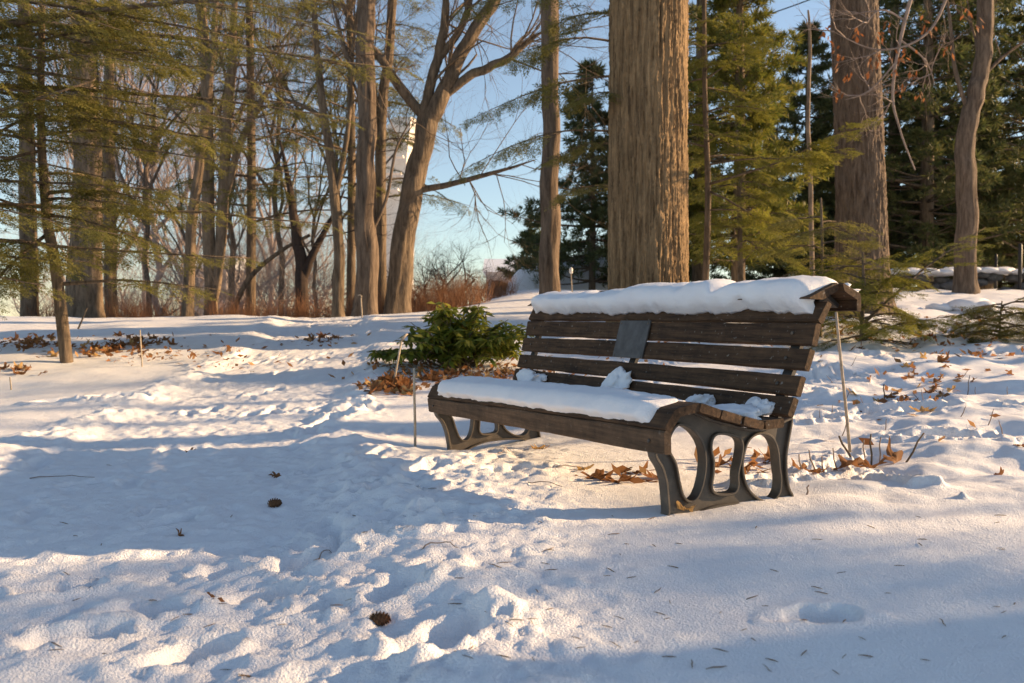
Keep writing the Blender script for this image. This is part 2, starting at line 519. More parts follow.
def chamfer(poly, r):
    out = []
    n = len(poly); P = [np.array(p_, float) for p_ in poly]
    for i in range(n):
        a, b, c = P[i - 1], P[i], P[(i + 1) % n]
        la, lc = np.linalg.norm(a - b), np.linalg.norm(c - b)
        out.append(b + (a - b) / la * min(r, la * .3)); out.append(b + (c - b) / lc * min(r, lc * .3))
    return np.array(out)

def slat(name, poly, m, s0=0.0, s1=BL, seed=0, nseg=40, ch=.005, wear=.0022):
    P = chamfer(poly, ch); k = len(P)
    ss = np.linspace(s0, s1, nseg)
    mb = MB(); V = []
    for i, s in enumerate(ss):
        w1 = vnoise2(np.arange(k) * 1.7 + seed * 9.1, np.full(k, s * 7.0), seed) * wear * 2
        w2 = vnoise2(np.arange(k) * 1.7 + seed * 5.1 + 40, np.full(k, s * 7.0), seed + 3) * wear * 2
        sag = .004 * math.sin(math.pi * (s - s0) / (s1 - s0)) * math.sin(seed * 2.1)
        V.append(bp(np.full(k, s), P[:, 0] + w1, P[:, 1] + w2 + sag))
    Fs = []
    for i in range(nseg - 1):
        for j in range(k):
            j2 = (j + 1) % k
            Fs.append((i * k + j, i * k + j2, (i + 1) * k + j2, (i + 1) * k + j))
    Fs.append(tuple(range(k - 1, -1, -1))); Fs.append(tuple((nseg - 1) * k + j for j in range(k)))
    mb.add(np.concatenate(V), Fs)
    o = bench_build(mb, name, m, smooth=False)
    return o

def board(p, q, th):                 # quad from face edge p->q, thickness th behind it
    p = np.array(p); q = np.array(q); t = unit(q - p); nrm = np.array([t[1], -t[0]])
    return [p, q, q + nrm * th, p + nrm * th]

G_ = .004
slat('front_apron', [(0, .252), (0, .337), (.028, .337), (.028, .252)], M['apron'], seed=1)
seat_pts = [(-.003, .342), (.047, .414), (.162, .434), (.261, .402), (.363, .374), (.465, .350), (.565, .356)]
for i in range(6):
    a = np.array(seat_pts[i]); b = np.array(seat_pts[i + 1]); t = unit(b - a)
    slat('seat_slat', board(a + t * .004, b - t * .004, .034), M['slat'], seed=10 + i, s0=.0 + .004 * (i % 2), s1=BL - .003 * (i % 3))
back = [((.577, .366), (.611, .437)), ((.617, .444), (.648, .520)), ((.663, .541), (.693, .622)), ((.700, .638), (.727, .724)), ((.736, .732), (.788, .812))]
for i, (a, b) in enumerate(back):
    slat('back_slat', board(a, b, .028), M['slat'], seed=20 + i, s1=BL - .004 * (i % 2))
slat('top_slat', [(.708, .820), (.787, .815), (.873, .856), (.863, .886)], M['slat'], seed=31, ch=.007, s0=.02, s1=BL - .04)
slat('top_slat', [(.869, .885), (.971, .837), (.958, .812), (.876, .853)], M['slat'], seed=32, ch=.006, s0=.0, s1=BL - .02)
slat('rear_slat', [(.971, .833), (.971, .768), (.946, .772), (.946, .816)], M['slat'], seed=33, ch=.004)

def offset_loop(P, r):
    t = np.roll(P, -1, 0) - np.roll(P, 1, 0); t = unit(t)
    area = .5 * np.sum(P[:, 0] * np.roll(P[:, 1], -1) - np.roll(P[:, 0], -1) * P[:, 1])
    nrm = np.stack([t[:, 1], -t[:, 0]], 1) * (1 if area > 0 else -1)
    return P + nrm * r                 # outward for r > 0

outer = [(.006, .250), (.028, .338), (.085, .395), (.165, .401), (.262, .366), (.364, .338), (.466, .314), (.565, .320), (.640, .343), (.672, .343),
         (.655, .26), (.643, .20), (.643, .126), (.655, .07), (.675, .03), (.672, -.04), (.606, -.04), (.56, -.005), (.50, .008), (.44, .018), (.36, .024), (.292, .024), (.225, .012), (.17, -.01), (.14, -.06),
         (.060, -.06), (.064, .03), (.061, .08), (.055, .137), (.038, .19)]
h1 = [(.082, .265), (.093, .315), (.125, .340), (.179, .315), (.218, .265), (.229, .202), (.218, .133), (.194, .082), (.167, .070), (.145, .090), (.129, .140), (.112, .211)]
h2 = [(.277, .252), (.284, .284), (.31, .294), (.384, .280), (.406, .257), (.400, .208), (.383, .147), (.383, .101), (.365, .082), (.298, .086), (.279, .106), (.286, .154), (.288, .207)]
h3 = [(.429, .197), (.453, .260), (.499, .283), (.555, .269), (.582, .223), (.590, .158), (.598, .102), (.588, .055), (.552, .034), (.498, .050), (.452, .090), (.431, .143)]
OUT = catmull(outer, 150, True); HS = [offset_loop(catmull(h, 64, True), .006) for h in (h1, h2, h3)]

def ring_prism(mb, Pin, Pout, s0, s1, fn):
    n = len(Pin); V = []
    rows = [(Pin, s0 + .003), (Pin, s1 - .003), (offset_mid(Pin, Pout, .22), s1), (offset_mid(Pin, Pout, .78), s1), (Pout, s1 - .003), (Pout, s0 + .003), (offset_mid(Pin, Pout, .78), s0), (offset_mid(Pin, Pout, .22), s0)]
    for P, s in rows:
        V.append(fn(np.full(n, s), P[:, 0], P[:, 1]))
    Fs = []; m = len(rows)
    for r in range(m):
        for j in range(n):
            j2 = (j + 1) % n; r2 = (r + 1) % m
            Fs.append((r * n + j, r * n + j2, r2 * n + j2, r2 * n + j))
    mb.add(np.concatenate(V), Fs)
def offset_mid(a, b, t): return a * (1 - t) + b * t

def end_frame(s0, s1):
    mid = (s0 + s1) / 2
    cu = bpy.data.curves.new('tmp_curve', 'CURVE')
    cu.dimensions = '2D'; cu.fill_mode = 'BOTH'; cu.extrude = .010
    for P in [offset_loop(OUT, -.005)] + [offset_loop(h, .005) for h in HS]:
        sp = cu.splines.new('POLY'); sp.points.add(len(P) - 1)
        for i, q_ in enumerate(P): sp.points[i].co = (q_[0], q_[1], 0, 1)
        sp.use_cyclic_u = True
    ob = bpy.data.objects.new('tmp_curve', cu); C.objects.link(ob)
    me = bpy.data.meshes.new_from_object(ob.evaluated_get(bpy.context.evaluated_depsgraph_get()))
    v = np.array([tuple(x.co) for x in me.vertices]); fs = [tuple(p_.vertices) for p_ in me.polygons]
    bpy.data.objects.remove(ob); bpy.data.meshes.remove(me)
    mb = MB()
    mb.add(bp(mid + v[:, 2], v[:, 0], v[:, 1]), fs)
    for h in HS: ring_prism(mb, h, offset_loop(h, .010), s0, s1, bp)
    ring_prism(mb, offset_loop(OUT, -.011), OUT, s0, s1, bp)
    return bench_build(mb, 'end_frame', M['iron'], smooth=False)
end_frame(.066, .116)
end_frame(BL - .116, BL - .066)

def strap(s, w=.05):                 # black iron bar behind the back slats
    c = [(.60, .33), (.628, .40), (.648, .445), (.680, .52), (.694, .545), (.722, .622), (.73, .640), (.755, .724), (.765, .733), (.812, .80), (.875, .848), (.945, .80)]
    mb = MB(); n = len(c); V = []
    P = np.array(c); t = unit(np.gradient(P, axis=0)); nr = np.stack([t[:, 1], -t[:, 0]], 1)
    for sg, off in ((s, .002), (s + w, .002), (s + w, .02), (s, .02)):
        Q = P + nr * off
        V.append(bp(np.full(n, sg), Q[:, 0], Q[:, 1]))
    Fs = []
    for r in range(4):
        for j in range(n - 1):
            r2 = (r + 1) % 4
            Fs.append((r * n + j, r * n + j + 1, r2 * n + j + 1, r2 * n + j))
    Fs.append((0, n, 2 * n, 3 * n)); Fs.append((n - 1, 4 * n - 1, 3 * n - 1, 2 * n - 1))
    mb.add(np.concatenate(V), Fs)
    return bench_build(mb, 'back_support', M['black_iron'], smooth=False)
for s in (.085, 1.155, BL - .135): strap(s)

# plaque and its fixings, bolts
fl = lambda z: np.interp(z, [.444, .52, .541, .622, .638, .724], [.617, .648, .663, .693, .700, .727])
mb = MB(); V = []
for (s, z) in ((1.31, .540), (1.05, .540), (1.05, .726), (1.31, .726)):
    V.append(bp(s, fl(z) - .004, z)); 
for (s, z) in ((1.31, .540), (1.05, .540), (1.05, .726), (1.31, .726)):
    V.append(bp(s, fl(z) - .011, z + .003))
mb.add(np.array(V), [(0, 1, 2, 3), (7, 6, 5, 4), (0, 4, 5, 1), (1, 5, 6, 2), (2, 6, 7, 3), (3, 7, 4, 0)])
pl_o = bench_build(mb, 'plaque', M['plaque'], smooth=False)
pl_o['label'] = 'dark grey metal plaque on the middle of the back'
for (s, z) in ((1.295, .552), (1.065, .552), (1.065, .714), (1.295, .714)):
    sm = MB(); c_ = bp(s, fl(z) - .011, z); nr_ = -bd * .93 + bz * .37
    sm.tube([c_, c_ + nr_ * .003, c_ + nr_ * .0045], [.006, .006, .003], 10)
    for v in sm.v: v -= np.array(bench.location)
    sm.build('screw', M['iron'], pl_o)
def bolt(s, d, z, r=.008):
    mb = MB()
    c = bp(s, d, z); nrm = -bd * .93 + bz * .37
    mb.tube([c + nrm * .001, c + nrm * .004, c + nrm * .006], [r, r, r * .55], 10)
    return bench_build(mb, 'bolt', M['white_label'] if False else M['iron'])
for i, (a, b) in enumerate(back[1:4]):
    zc = (a[1] + b[1]) / 2
    for s in (.11, 1.2, BL - .11):
        if s == 1.2 and i > 0: continue
        bolt(s, (a[0] + b[0]) / 2 - .001, zc)
bolt(.09, -.001, .295); bolt(BL - .09, -.001, .295)

# ------------------------------------------------------------------ snow lying on the bench
def snow_blanket(name, lo, hi, section, s0, s1, label, seed, ns=150):
    """section(t, s) -> top (d, z) for t in 0..1; bottom follows lo"""
    ss = np.linspace(s0, s1, ns); k = 26
    tt = np.linspace(0, 1, k)
    mb = MB(); V = []
    for s in ss:
        e = min((s - s0), (s1 - s)); f = min(1, e / .07); f = math.sqrt(max(0, 1 - (1 - f) ** 2)) * .98 + .02
        d, z, bdn, bzn = section(tt, s, f)
        V.append(bp(np.full(2 * k, s + 0 * f), np.concatenate([d, bdn[::-1]]), np.concatenate([z, bzn[::-1]])))
    n = 2 * k; Fs = []
    for i in range(ns - 1):
        for j in range(n):
            j2 = (j + 1) % n
            Fs.append((i * n + j, i * n + j2, (i + 1) * n + j2, (i + 1) * n + j))
    Fs.append(tuple(range(n - 1, -1, -1))); Fs.append(tuple((ns - 1) * n + j for j in range(n)))
    V = np.concatenate(V)
    V = V + .0035 * np.stack([fbm2(V[:, 0] * 40 + a_ * 31 + V[:, 2] * 23, V[:, 1] * 40 + V[:, 2] * 37, seed + 9 + a_, 2) for a_ in range(3)], 1) + (.007 * np.stack([vnoise2(V[:, 0] * 14 + a_ * 31, V[:, 1] * 14 + V[:, 2] * 17, seed + a_) for a_ in range(3)], 1))
    mb.add(V, Fs)
    o = mb.build(name, M['bench_snow'])
    return tag(o, label, 'snow')

def ridge_section(tt, s, f):
    lowz = .772 + .012 * float(vnoise2(s * 9, 2.0, 5)) + .012 * float(vnoise2(s * 23, 1.0, 6))+ .008 * float(vnoise2(s * 57, 1.0, 7)) + .03 * (math.exp(-((s - .42) / .04) ** 2)) + .016 * math.exp(-((s - 2.2) / .1) ** 2)
    top = .905 + .030 * float(vnoise2(s * 5.5 + .3, 7.0, 8)) + .012 * float(vnoise2(s * 15, 3.0, 9)) - .028 * math.exp(-((s - .58) / .035) ** 2) - .015 * math.exp(-((s - .84) / .05) ** 2) - .022 * sstep(.7, 2.3, s)
    # base line under the snow, front to back
    base = np.array([(.748, lowz - .004), (.770, .790), (.762, .818), (.800, .842), (.862, .884), (.93, .858), (.985, .83)])
    bb = catmull(base, len(tt))
    topc = np.array([(.742, lowz), (.708, lowz + .035), (.700, .85), (.722, top - .014), (.79, top + .004), (.87, top + .006), (.94, top - .03), (.992, .842)])
    tb = catmull(topc, len(tt))
    d = bb + (tb - bb) * f
    return d[:, 0], d[:, 1], bb[:, 0] + .004, bb[:, 1] - .006
snow_blanket('snow_ridge', 0, 0, ridge_section, .045, BL - .07, 'thick rounded ridge of snow along the top of the bench back', 3)

def seat_section(tt, s, f):
    r = sstep(.10, .42, s)                        # tapers at the near end of the seat
    lowz = .362 + .010 * float(vnoise2(s * 12, 2.0, 15)) + .006 * float(vnoise2(s * 40, 2.0, 16))
    dend = .17 + .33 * sstep(.10, .75, s) + .05 * float(vnoise2(s * 5, 4.0, 17))
    th = (.004 + .015 * r) * (1 + .25 * float(vnoise2(s * 4, 1.0, 18)))
    zs = lambda d: np.interp(d, [q_[0] for q_ in seat_pts], [q_[1] for q_ in seat_pts])
    dd = np.linspace(.012, dend, len(tt))
    base = np.stack([dd, np.maximum(zs(dd), 0)], 1)
    base[0] = (.010, lowz)
    lip = [(.006, lowz), (-.014, lowz + .02), (-.014, .40), (.012, .434 + th * .55), (.07, .432 + th), (.16, .44 + th * .95)]
    rest = [(q_, float(zs(q_)) + th * (1.0 + .25 * ((q_ - .16) / .34)) ) for q_ in np.linspace(.16, dend, 5)[1:-1]]
    rest = [(max(a_, .165 + .01 * i_), b_) for i_, (a_, b_) in enumerate(rest)] + [(dend + .012, float(zs(dend)) + .004)]
    tb = catmull(np.array(lip + rest), len(tt))
    d = base + (tb - base) * f
    return d[:, 0], d[:, 1], base[:, 0] + .003, base[:, 1] - .012
snow_blanket('seat_snow', 0, 0, seat_section, .10, BL - .16, 'long slab of snow lying over the front of the bench seat', 23)

def clump(name, s, d, z, size, label, seed):
    bm = bmesh.new()
    bmesh.ops.create_icosphere(bm, subdivisions=4, radius=1)
    V = np.array([tuple(v.co) for v in bm.verts]); fs = [tuple(v.index for v in f.verts) for f in bm.faces]
    bm.free()
    r = 1 + .75 * fbm2(V[:, 0] * 1.5 + V[:, 2] * 1.1 + seed, V[:, 1] * 1.5 - V[:, 2] * .9, seed, 4, .6)
    V = V * r[:, None]
    V[:, 2] = np.where(V[:, 2] < 0, V[:, 2] * .35, V[:, 2])
    mb = MB()
    mb.add(bp(s + V[:, 0] * size[0], d + V[:, 1] * size[1] + .25 * V[:, 2] * size[2], z + V[:, 2] * size[2]), fs)
    return tag(mb.build(name, M['bench_snow']), label, 'snow')
clump('snow_patch', .19, .485, .35, (.15, .085, .045), 'wedge of snow in the back corner of the seat at its near end', 61)
clump('snow_patch', .15, .57, .372, (.06, .035, .05), 'snow clinging to the foot of the back above the near corner wedge', 64)
clump('snow_patch', 1.16, .565, .405, (.075, .05, .07), 'small heap of snow on the seat below the plaque', 62)
clump('snow_patch', .47, .53, .372, (.06, .05, .04), 'little lump of snow between the corner wedge and the seat slab', 63)
clump('snow_patch', 2.05, .545, .385, (.12, .05, .06), 'mound of snow at the far end of the seat against the back', 65)
clump('snow_patch', .14, 1.0, .845, (.09, .045, .03), 'snow scrap behind the rounded top of the bench back at its near end', 66)

# ------------------------------------------------------------------ foliage and branch builders
def leafquad(p, d, n, L, W):
    """leaf-shaped (kite) faces: p base points, d directions, n normals"""
    d = unit(d); sd = unit(np.cross(n, d))
    L = np.broadcast_to(np.asarray(L, float), (len(p),))[:, None]; W = np.broadcast_to(np.asarray(W, float), (len(p),))[:, None]
    return np.stack([p, p + d * L * .45 + sd * W * .5, p + d * L, p + d * L * .45 - sd * W * .5], 1)

def make_frond(rg, L=1.0, nside=8, step=.052, nl=.12, nw=.032):
    """flat feathery evergreen spray lying along +X, unit length"""
    P = []; D = []
    def twig(a, b):
        n = max(2, int(np.linalg.norm(b - a) / step))
        dirv = unit(b - a)
        for i in range(n):
            p = a + (b - a) * (i + .5) / n
            for sg in (-1, 1):
                an = sg * rg.uniform(.6, 1.1)
                c, s_ = math.cos(an), math.sin(an)
                P.append(p + rg.normal(0, .006, 3)); D.append(np.array([dirv[0] * c - dirv[1] * s_, dirv[0] * s_ + dirv[1] * c, rg.normal(-.05, .3)]))
        P.append(b); D.append(dirv)
    def spine(t): return np.array([t * L, .03 * math.sin(5 * t), -.12 * t * t * L])
    for i in range(nside):
        t = (i + .6) / (nside + .3)
        a = spine(t)
        ln = L * (.10 + .34 * math.sin(math.pi * min(1, .18 + .82 * (1 - t)))) * rg.uniform(.45, 1.3)
        for sg in (-1, 1):
            if rg.random() < .25: continue
            an = sg * rg.uniform(.75, 1.05)
            twig(a, a + ln * np.array([math.cos(an), math.sin(an), -.18 + rg.normal(0, .08)]))
    twig(spine(.6), spine(1))
    P = np.array(P); D = np.array(D)
    N = np.tile([0, 0, 1.0], (len(P), 1)) + rg.normal(0, .25, (len(P), 3))
    return leafquad(P, D, N, nl * rg.uniform(.7, 1.2, len(P)), nw)

FRONDS = [make_frond(np.random.default_rng(100 + k)) for k in range(5)]
FRONDS_FINE = [make_frond(np.random.default_rng(200 + k), nside=9, step=.046, nl=.10, nw=.028) for k in range(4)]

def place_fronds(rg, pos, fwd, scale, lib=FRONDS, tilt=.25, droop=.25):
    """pos, fwd (N,3): put a spray at each position, lying roughly level"""
    out = []
    kinds = rg.integers(0, len(lib), len(pos))
    fwd = unit(fwd + np.array([0, 0, -1.0]) * droop * rg.uniform(.2, 1.4, (len(pos), 1)))
    up = unit(np.array([0, 0, 1.0]) + rg.normal(0, tilt, (len(pos), 3)))
    side = unit(np.cross(up, fwd)); up = np.cross(fwd, side)
    Rm = np.stack([fwd, side, up], -1)          # columns
    for k in range(len(lib)):
        m = kinds == k
        if not m.any(): continue
        Q = lib[k]
        V = np.einsum('nij,qkj->nqki', Rm[m] * scale[m][:, None, None], Q) + pos[m][:, None, None, :]
        out.append(V.reshape(-1, 4, 3))
    return np.concatenate(out) if out else np.zeros((0, 4, 3))

def bough(mb, rg, a, b, sag, r0, nf, flen, start=.25, lib=FRONDS, droop=.25, wig=.05, tilt=.25):
    nf = int(nf * 1.35)
    """a limb from a to b with sprays left and right along its outer part; returns the leaf faces"""
    a = np.array(a, float); b = np.array(b, float)
    t = np.linspace(0, 1, 11)
    L = np.linalg.norm(b - a)
    pts = a + (b - a) * t[:, None]
    pts[:, 2] += sag * L * (np.sin(math.pi * t)) 
    pts += np.cumsum(rg.normal(0, wig * L / 10, pts.shape), 0) * np.sin(math.pi * t)[:, None]
    mb.tube(pts, np.maximum(r0 * (1 - t * .9), .004), 6)
    tt = start + (1 - start) * (np.arange(nf) + rg.random(nf) * .8) / nf
    tt = np.clip(tt, 0, 1)
    pos = np.stack([np.interp(tt, t, pts[:, i]) for i in range(3)], 1)
    tan = np.stack([np.interp(tt, t, np.gradient(pts[:, i])) for i in range(3)], 1); tan = unit(tan)
    sg = np.where(np.arange(nf) % 2 == 0, 1, -1)
    sd = np.cross(tan, [0, 0, 1.0])
    an = rg.uniform(.5, 1.15, nf)
    fwd = tan * np.cos(an)[:, None] + sd * (sg * np.sin(an))[:, None]
    sc = flen * (1 - .55 * (tt - start) / (1 - start + 1e-6)) * rg.uniform(.7, 1.2, nf)
    fwd[-1] = tan[-1]
    off = np.where(rg.random(nf) < .6, rg.uniform(.15, 1.0, nf), 0) * flen * (1.15 - tt) * 1.3
    off[-1] = 0
    dv = unit(fwd + np.array([0, 0, -.12]) + rg.normal(0, .12, (nf, 3)))
    new = pos + dv * off[:, None]
    for i_ in np.nonzero(off > .1)[0]:
        mb.tube([pos[i_], (pos[i_] + new[i_]) / 2 + rg.normal(0, .012, 3), new[i_]], [.006, .0045, .003], 4, cap=False)
    pos = new
    return place_fronds(rg, pos, fwd, sc, lib, tilt, droop)

def hemlock(name, label, cat, stem, r0, r1, spec, boughs=(), m='hemlock', bark='brown_bark', seed=0, lib=FRONDS, group=None):
    """stem: polyline of the trunk; spec: (number, lowest, highest, length, sprays, spray length); boughs: explicit limbs"""
    rg = np.random.default_rng(seed)
    stem = np.array(stem, float); base = stem[0].copy()
    t = thing(name, label, cat, tuple(base), 0, group)
    P = catmull(stem - base, 24)
    tm = MB(); tm.tube(P, np.linspace(r0, r1, 24), 12)
    L = []
    if spec:
        n, lo, hi, bl, nf, fl = spec
        H = P[-1][2]
        for i in range(n):
            h = lo + (hi - lo) * (i + rg.random()) / n
            az = i * 2.4 + rg.normal(0, .3)
            p = np.array([np.interp(h, P[:, 2], P[:, k]) for k in range(3)])
            ln = bl * rg.uniform(.7, 1.15) * (1 - .45 * (h - lo) / (hi - lo + 1e-6))
            e = p + ln * np.array([math.cos(az), math.sin(az), rg.uniform(-.28, .12)])
            L.append(bough(tm, rg, p, e, rg.uniform(.02, .12), .010 + .008 * ln, nf, fl, .2, lib))
    for (a, b, sag, rr, nf, fl, st) in boughs:
        L.append(bough(tm, rg, np.array(a) - base, np.array(b) - base, sag, rr, nf, fl, st, lib))
    tm.build('trunk', M[bark], t)
    quads_mesh('crown', np.concatenate(L), M[m], t)
    return t

def grow(mb, rg, p, d, L, r, depth, kids=4, spread=.7, lift=.12, seg=5, kmin=3):
    pts = [np.array(p, float)]; d = unit(np.array(d, float)); dirs = [d]
    for i in range(seg):
        d = unit(d + rg.normal(0, .16, 3) + np.array([0, 0, lift * .4]))
        pts.append(pts[-1] + d * L / seg); dirs.append(d)
    rad = np.linspace(r, r * .45, seg + 1)
    mb.tube(pts, rad, 7 if r > .05 else (5 if r > .015 else kmin), cap=False)
    if depth <= 0: return
    n = kids + int(rg.integers(-1, 2))
    for k in range(max(2, n)):
        t = rg.uniform(.3, 1.0) if k else 1.0
        i = min(int(t * seg), seg)
        dd = unit(dirs[i] + spread * unit(rg.normal(0, 1, 3) * np.array([1, 1, .7])) + np.array([0, 0, lift]))
        grow(mb, rg, pts[i], dd, L * rg.uniform(.55, .8), rad[i] * rg.uniform(.5, .72), depth - 1, kids, spread, lift, seg if depth > 2 else 4, kmin)

def bare_tree(name, label, cat, loc, H, r, seed, m='twig', depth=4, kids=4, trunk_part=.35, spread=.7, lean=(0, 0), group=None, lift=.15, kmin=3):
    rg = np.random.default_rng(seed)
    t = thing(name, label, cat, tuple(loc), 0, group)
    mt = MB(); top = H * trunk_part
    pts = [np.array([lean[0] * u, lean[1] * u, top * u]) + (rg.normal(0, .02 * H * .3, 3) * np.array([1, 1, 0]) if 0 < u < 1 else 0) for u in np.linspace(-.06, 1, 8)]
    mt.tube(pts, np.linspace(r, r * .72, 8), 9)
    mt.build('trunk', M[m], t)
    mc = MB()
    for k in range(kids + 1):
        az = k * 2.4 + rg.random()
        st = pts[-1] if k < 3 else pts[-1 - int(rg.integers(1, 4))]
        grow(mc, rg, st, [math.cos(az) * spread * .8, math.sin(az) * spread * .8, 1.0 if k < 3 else .6], H * .36 * rg.uniform(.8, 1.1), r * .55, depth - 1, kids, spread, lift, 5, kmin)
    mc.build('crown', M[m], t)
    return t

def stem_tree(name, label, cat, stems, m, seed, twigs=None, group=None, part2='crown'):
    """a tree whose stems are given as polylines [(point, radius), ...]; the first is the trunk"""
    rg = np.random.default_rng(seed)
    base = np.array(stems[0][0][0], float)
    t = thing(name, label, cat, tuple(base), 0, group)
    mt = MB(); mc = MB(); used = False
    for i, st in enumerate(stems):
        P = np.array([s_[0] for s_ in st], float) - base; rr = [s_[1] for s_ in st]
        n = 8 * (len(P) - 1) + 1
        if i: rr = rr[:-1] + [rr[-1] * .3]
        Q = catmull(P, n); rq = np.interp(np.linspace(0, len(P) - 1, n), np.arange(len(P)), rr)
        Q = Q + np.stack([vnoise2(np.arange(n) * .45, np.full(n, i * 3.3 + k), seed + k) * rq * .35 for k in range(3)], 1) * (np.arange(n) > 0)[:, None]
        b = mt if i == 0 else mc
        if i: used = True
        if i == 0 and rq[0] > .04:
            nn = 110; u_ = np.linspace(0, n - 1, nn); Q2 = np.stack([np.interp(u_, np.arange(n), Q[:, k]) for k in range(3)], 1)
            b.rough_tube(Q2, np.interp(u_, np.arange(n), rq), 36, seed)
        else:
            b.tube(Q, rq, 14 if i == 0 else 10)
        if twigs:
            k, L, dep = twigs
            for q_ in range(k if i else max(1, k // 2)):
                u = rg.uniform(.45, 1.0); j = min(int(u * (n - 1)), n - 2)
                d = unit(Q[j + 1] - Q[j]); dd = unit(d * .5 + unit(rg.normal(0, 1, 3)) * .9 + np.array([0, 0, .15]))
                grow(mc, rg, Q[j], dd, L * rg.uniform(.6, 1.1), max(.012, rq[j] * .28), dep, 4, .7, .08); used = True
    mt.build('trunk', M[m], t)
    if used: mc.build(part2, M[m], t)
    return t

# ------------------------------------------------------------------ the big oak behind the bench: real bark relief
def ridged_trunk(name, label, cat, axis_pts, radii, m, seed, na=260, nh=420, amp=.016, cell=.055, stretch=.11, flare=.10, square=2.0, corner=0.0):
    P = np.array([p_ for p_ in axis_pts], float); base = P[0].copy(); P = P - base
    t = thing(name, label, cat, tuple(base))
    hh = np.linspace(0, 1, nh)
    A = np.stack([np.interp(hh, np.linspace(0, 1, len(P)), P[:, k]) for k in range(3)], 1)
    rr = np.interp(hh, np.linspace(0, 1, len(P)), radii)
    th = np.linspace(0, 2 * math.pi, na, endpoint=False)
    TH, HH = np.meshgrid(th, A[:, 2])
    RR = np.repeat(rr[:, None], na, 1)
    # periodic noise: sample on a cylinder unrolled with a blended seam
    arc = TH * rr.mean()
    per = 2 * math.pi * rr.mean()
    def bark(a):
        wv = a + .022 * fbm2(a * 3, HH * 1.3, seed + 3, 2)
        n1 = fbm2(wv / cell, HH * stretch / cell, seed, 3, .55)
        ridge = 1 - np.abs(n1) * 3.2
        n2 = fbm2(wv / (cell * .35), HH / (cell * .8), seed + 9, 2)
        return np.clip(ridge, -.6, 1) * .8 + .5 * n2
    b0, b1 = bark(arc), bark(arc - per)
    wgt = sstep(per * .9, per, arc)
    B = b0 * (1 - wgt) + b1 * wgt
    big = fbm2(np.cos(TH) * 1.3 + 5, np.sin(TH) * 1.3 + HH * .35, seed + 20, 2)
    tq = TH - corner
    RR = RR * (np.abs(np.cos(tq)) ** square + np.abs(np.sin(tq)) ** square) ** (-1 / square)
    RR = RR * (1 + .04 * big) + amp * B + flare * np.exp(-HH / .28) * (1 + .5 * np.cos(TH * 5 + seed))
    V = np.stack([A[:, 0][:, None] + RR * np.cos(TH), A[:, 1][:, None] + RR * np.sin(TH), A[:, 2][:, None] + 0 * RR], -1)
    ii = np.arange(nh - 1)[:, None] * na + np.arange(na)[None, :]
    jj = np.arange(nh - 1)[:, None] * na + (np.arange(na)[None, :] + 1) % na
    q_ = np.stack([ii, jj, jj + na, ii + na], -1).reshape(-1, 4).astype(np.int32)
    me = bpy.data.meshes.new('trunk')
    me.vertices.add(na * nh); me.vertices.foreach_set('co', V.astype(np.float32).reshape(-1))
    me.loops.add(q_.size); me.loops.foreach_set('vertex_index', q_.reshape(-1))
    me.polygons.add(len(q_)); me.polygons.foreach_set('loop_start', np.arange(0, q_.size, 4, dtype=np.int32)); me.polygons.foreach_set('loop_total', np.full(len(q_), 4, np.int32))
    me.update(calc_edges=True)
    link_mesh('trunk', me, M[m], t, True)
    return t

def up_from(px, Y, h, dx=0.0, z0=None):
    p = at(px, 300, Y); x = p[0]
    z = gz(x, Y) - .1 if z0 is None else z0
    return np.array([x, Y, z])

def crown_limbs(t, base, z0, H, r, seed, m):
    """high bare limbs above the picture, for a trunk cut by the frame"""
    rg = np.random.default_rng(seed); mc = MB()
    for k in range(5):
        az = k * 2.4
        grow(mc, rg, [0, 0, z0 + k * .5], [math.cos(az) * .7, math.sin(az) * .7, .9], H * .32, r * .5, 3, 4, .6, .12)
    mc.build('crown', M[m], t)

b = up_from(648, 11.2, 0); zb = b[2]
oak = ridged_trunk('oak_tree', 'massive oak with deeply furrowed bark standing right behind the bench', 'tree',
             [b, b + (.0, 0, 2.5), b + (.01, 0, 5.0), b + (.0, 0, 7.5)], [.512, .503, .495, .46], 'oak_bark', 5, 400, 620, .030, .046, .07, .08, square=1.45, corner=R(-88))
crown_limbs(oak, b, 7.3, 12, .38, 91, 'oak_bark')
b = at(862, 290, 13.5); b[2] = gz(b[0], 13.5) - .1
oak2 = ridged_trunk('oak_tree', 'thick trunk with grey brown bark behind the drooping evergreen branches, right of the bench', 'tree',
             [b, at(861, 200, 13.5), at(856, 60, 13.5), at(849, -120, 13.5)], [.42, .36, .345, .33], 'grey_bark', 8, 240, 320, .022, .055, .18)
crown_limbs(oak2, b, at(849, -120, 13.5)[2] - b[2] - .2, 12, .3, 92, 'grey_bark')

def pts(Y, *xs):                       # [(px, py, radius in pixels), ...] at depth Y
    return [(at(x, y, Y), r * Y / F) for x, y, r in xs]
def rooted(Y, px, r, *xs):
    b = at(px, 300, Y); b[2] = gz(b[0], Y) - .15
    return [(b, r * Y / F)] + pts(Y, *xs)

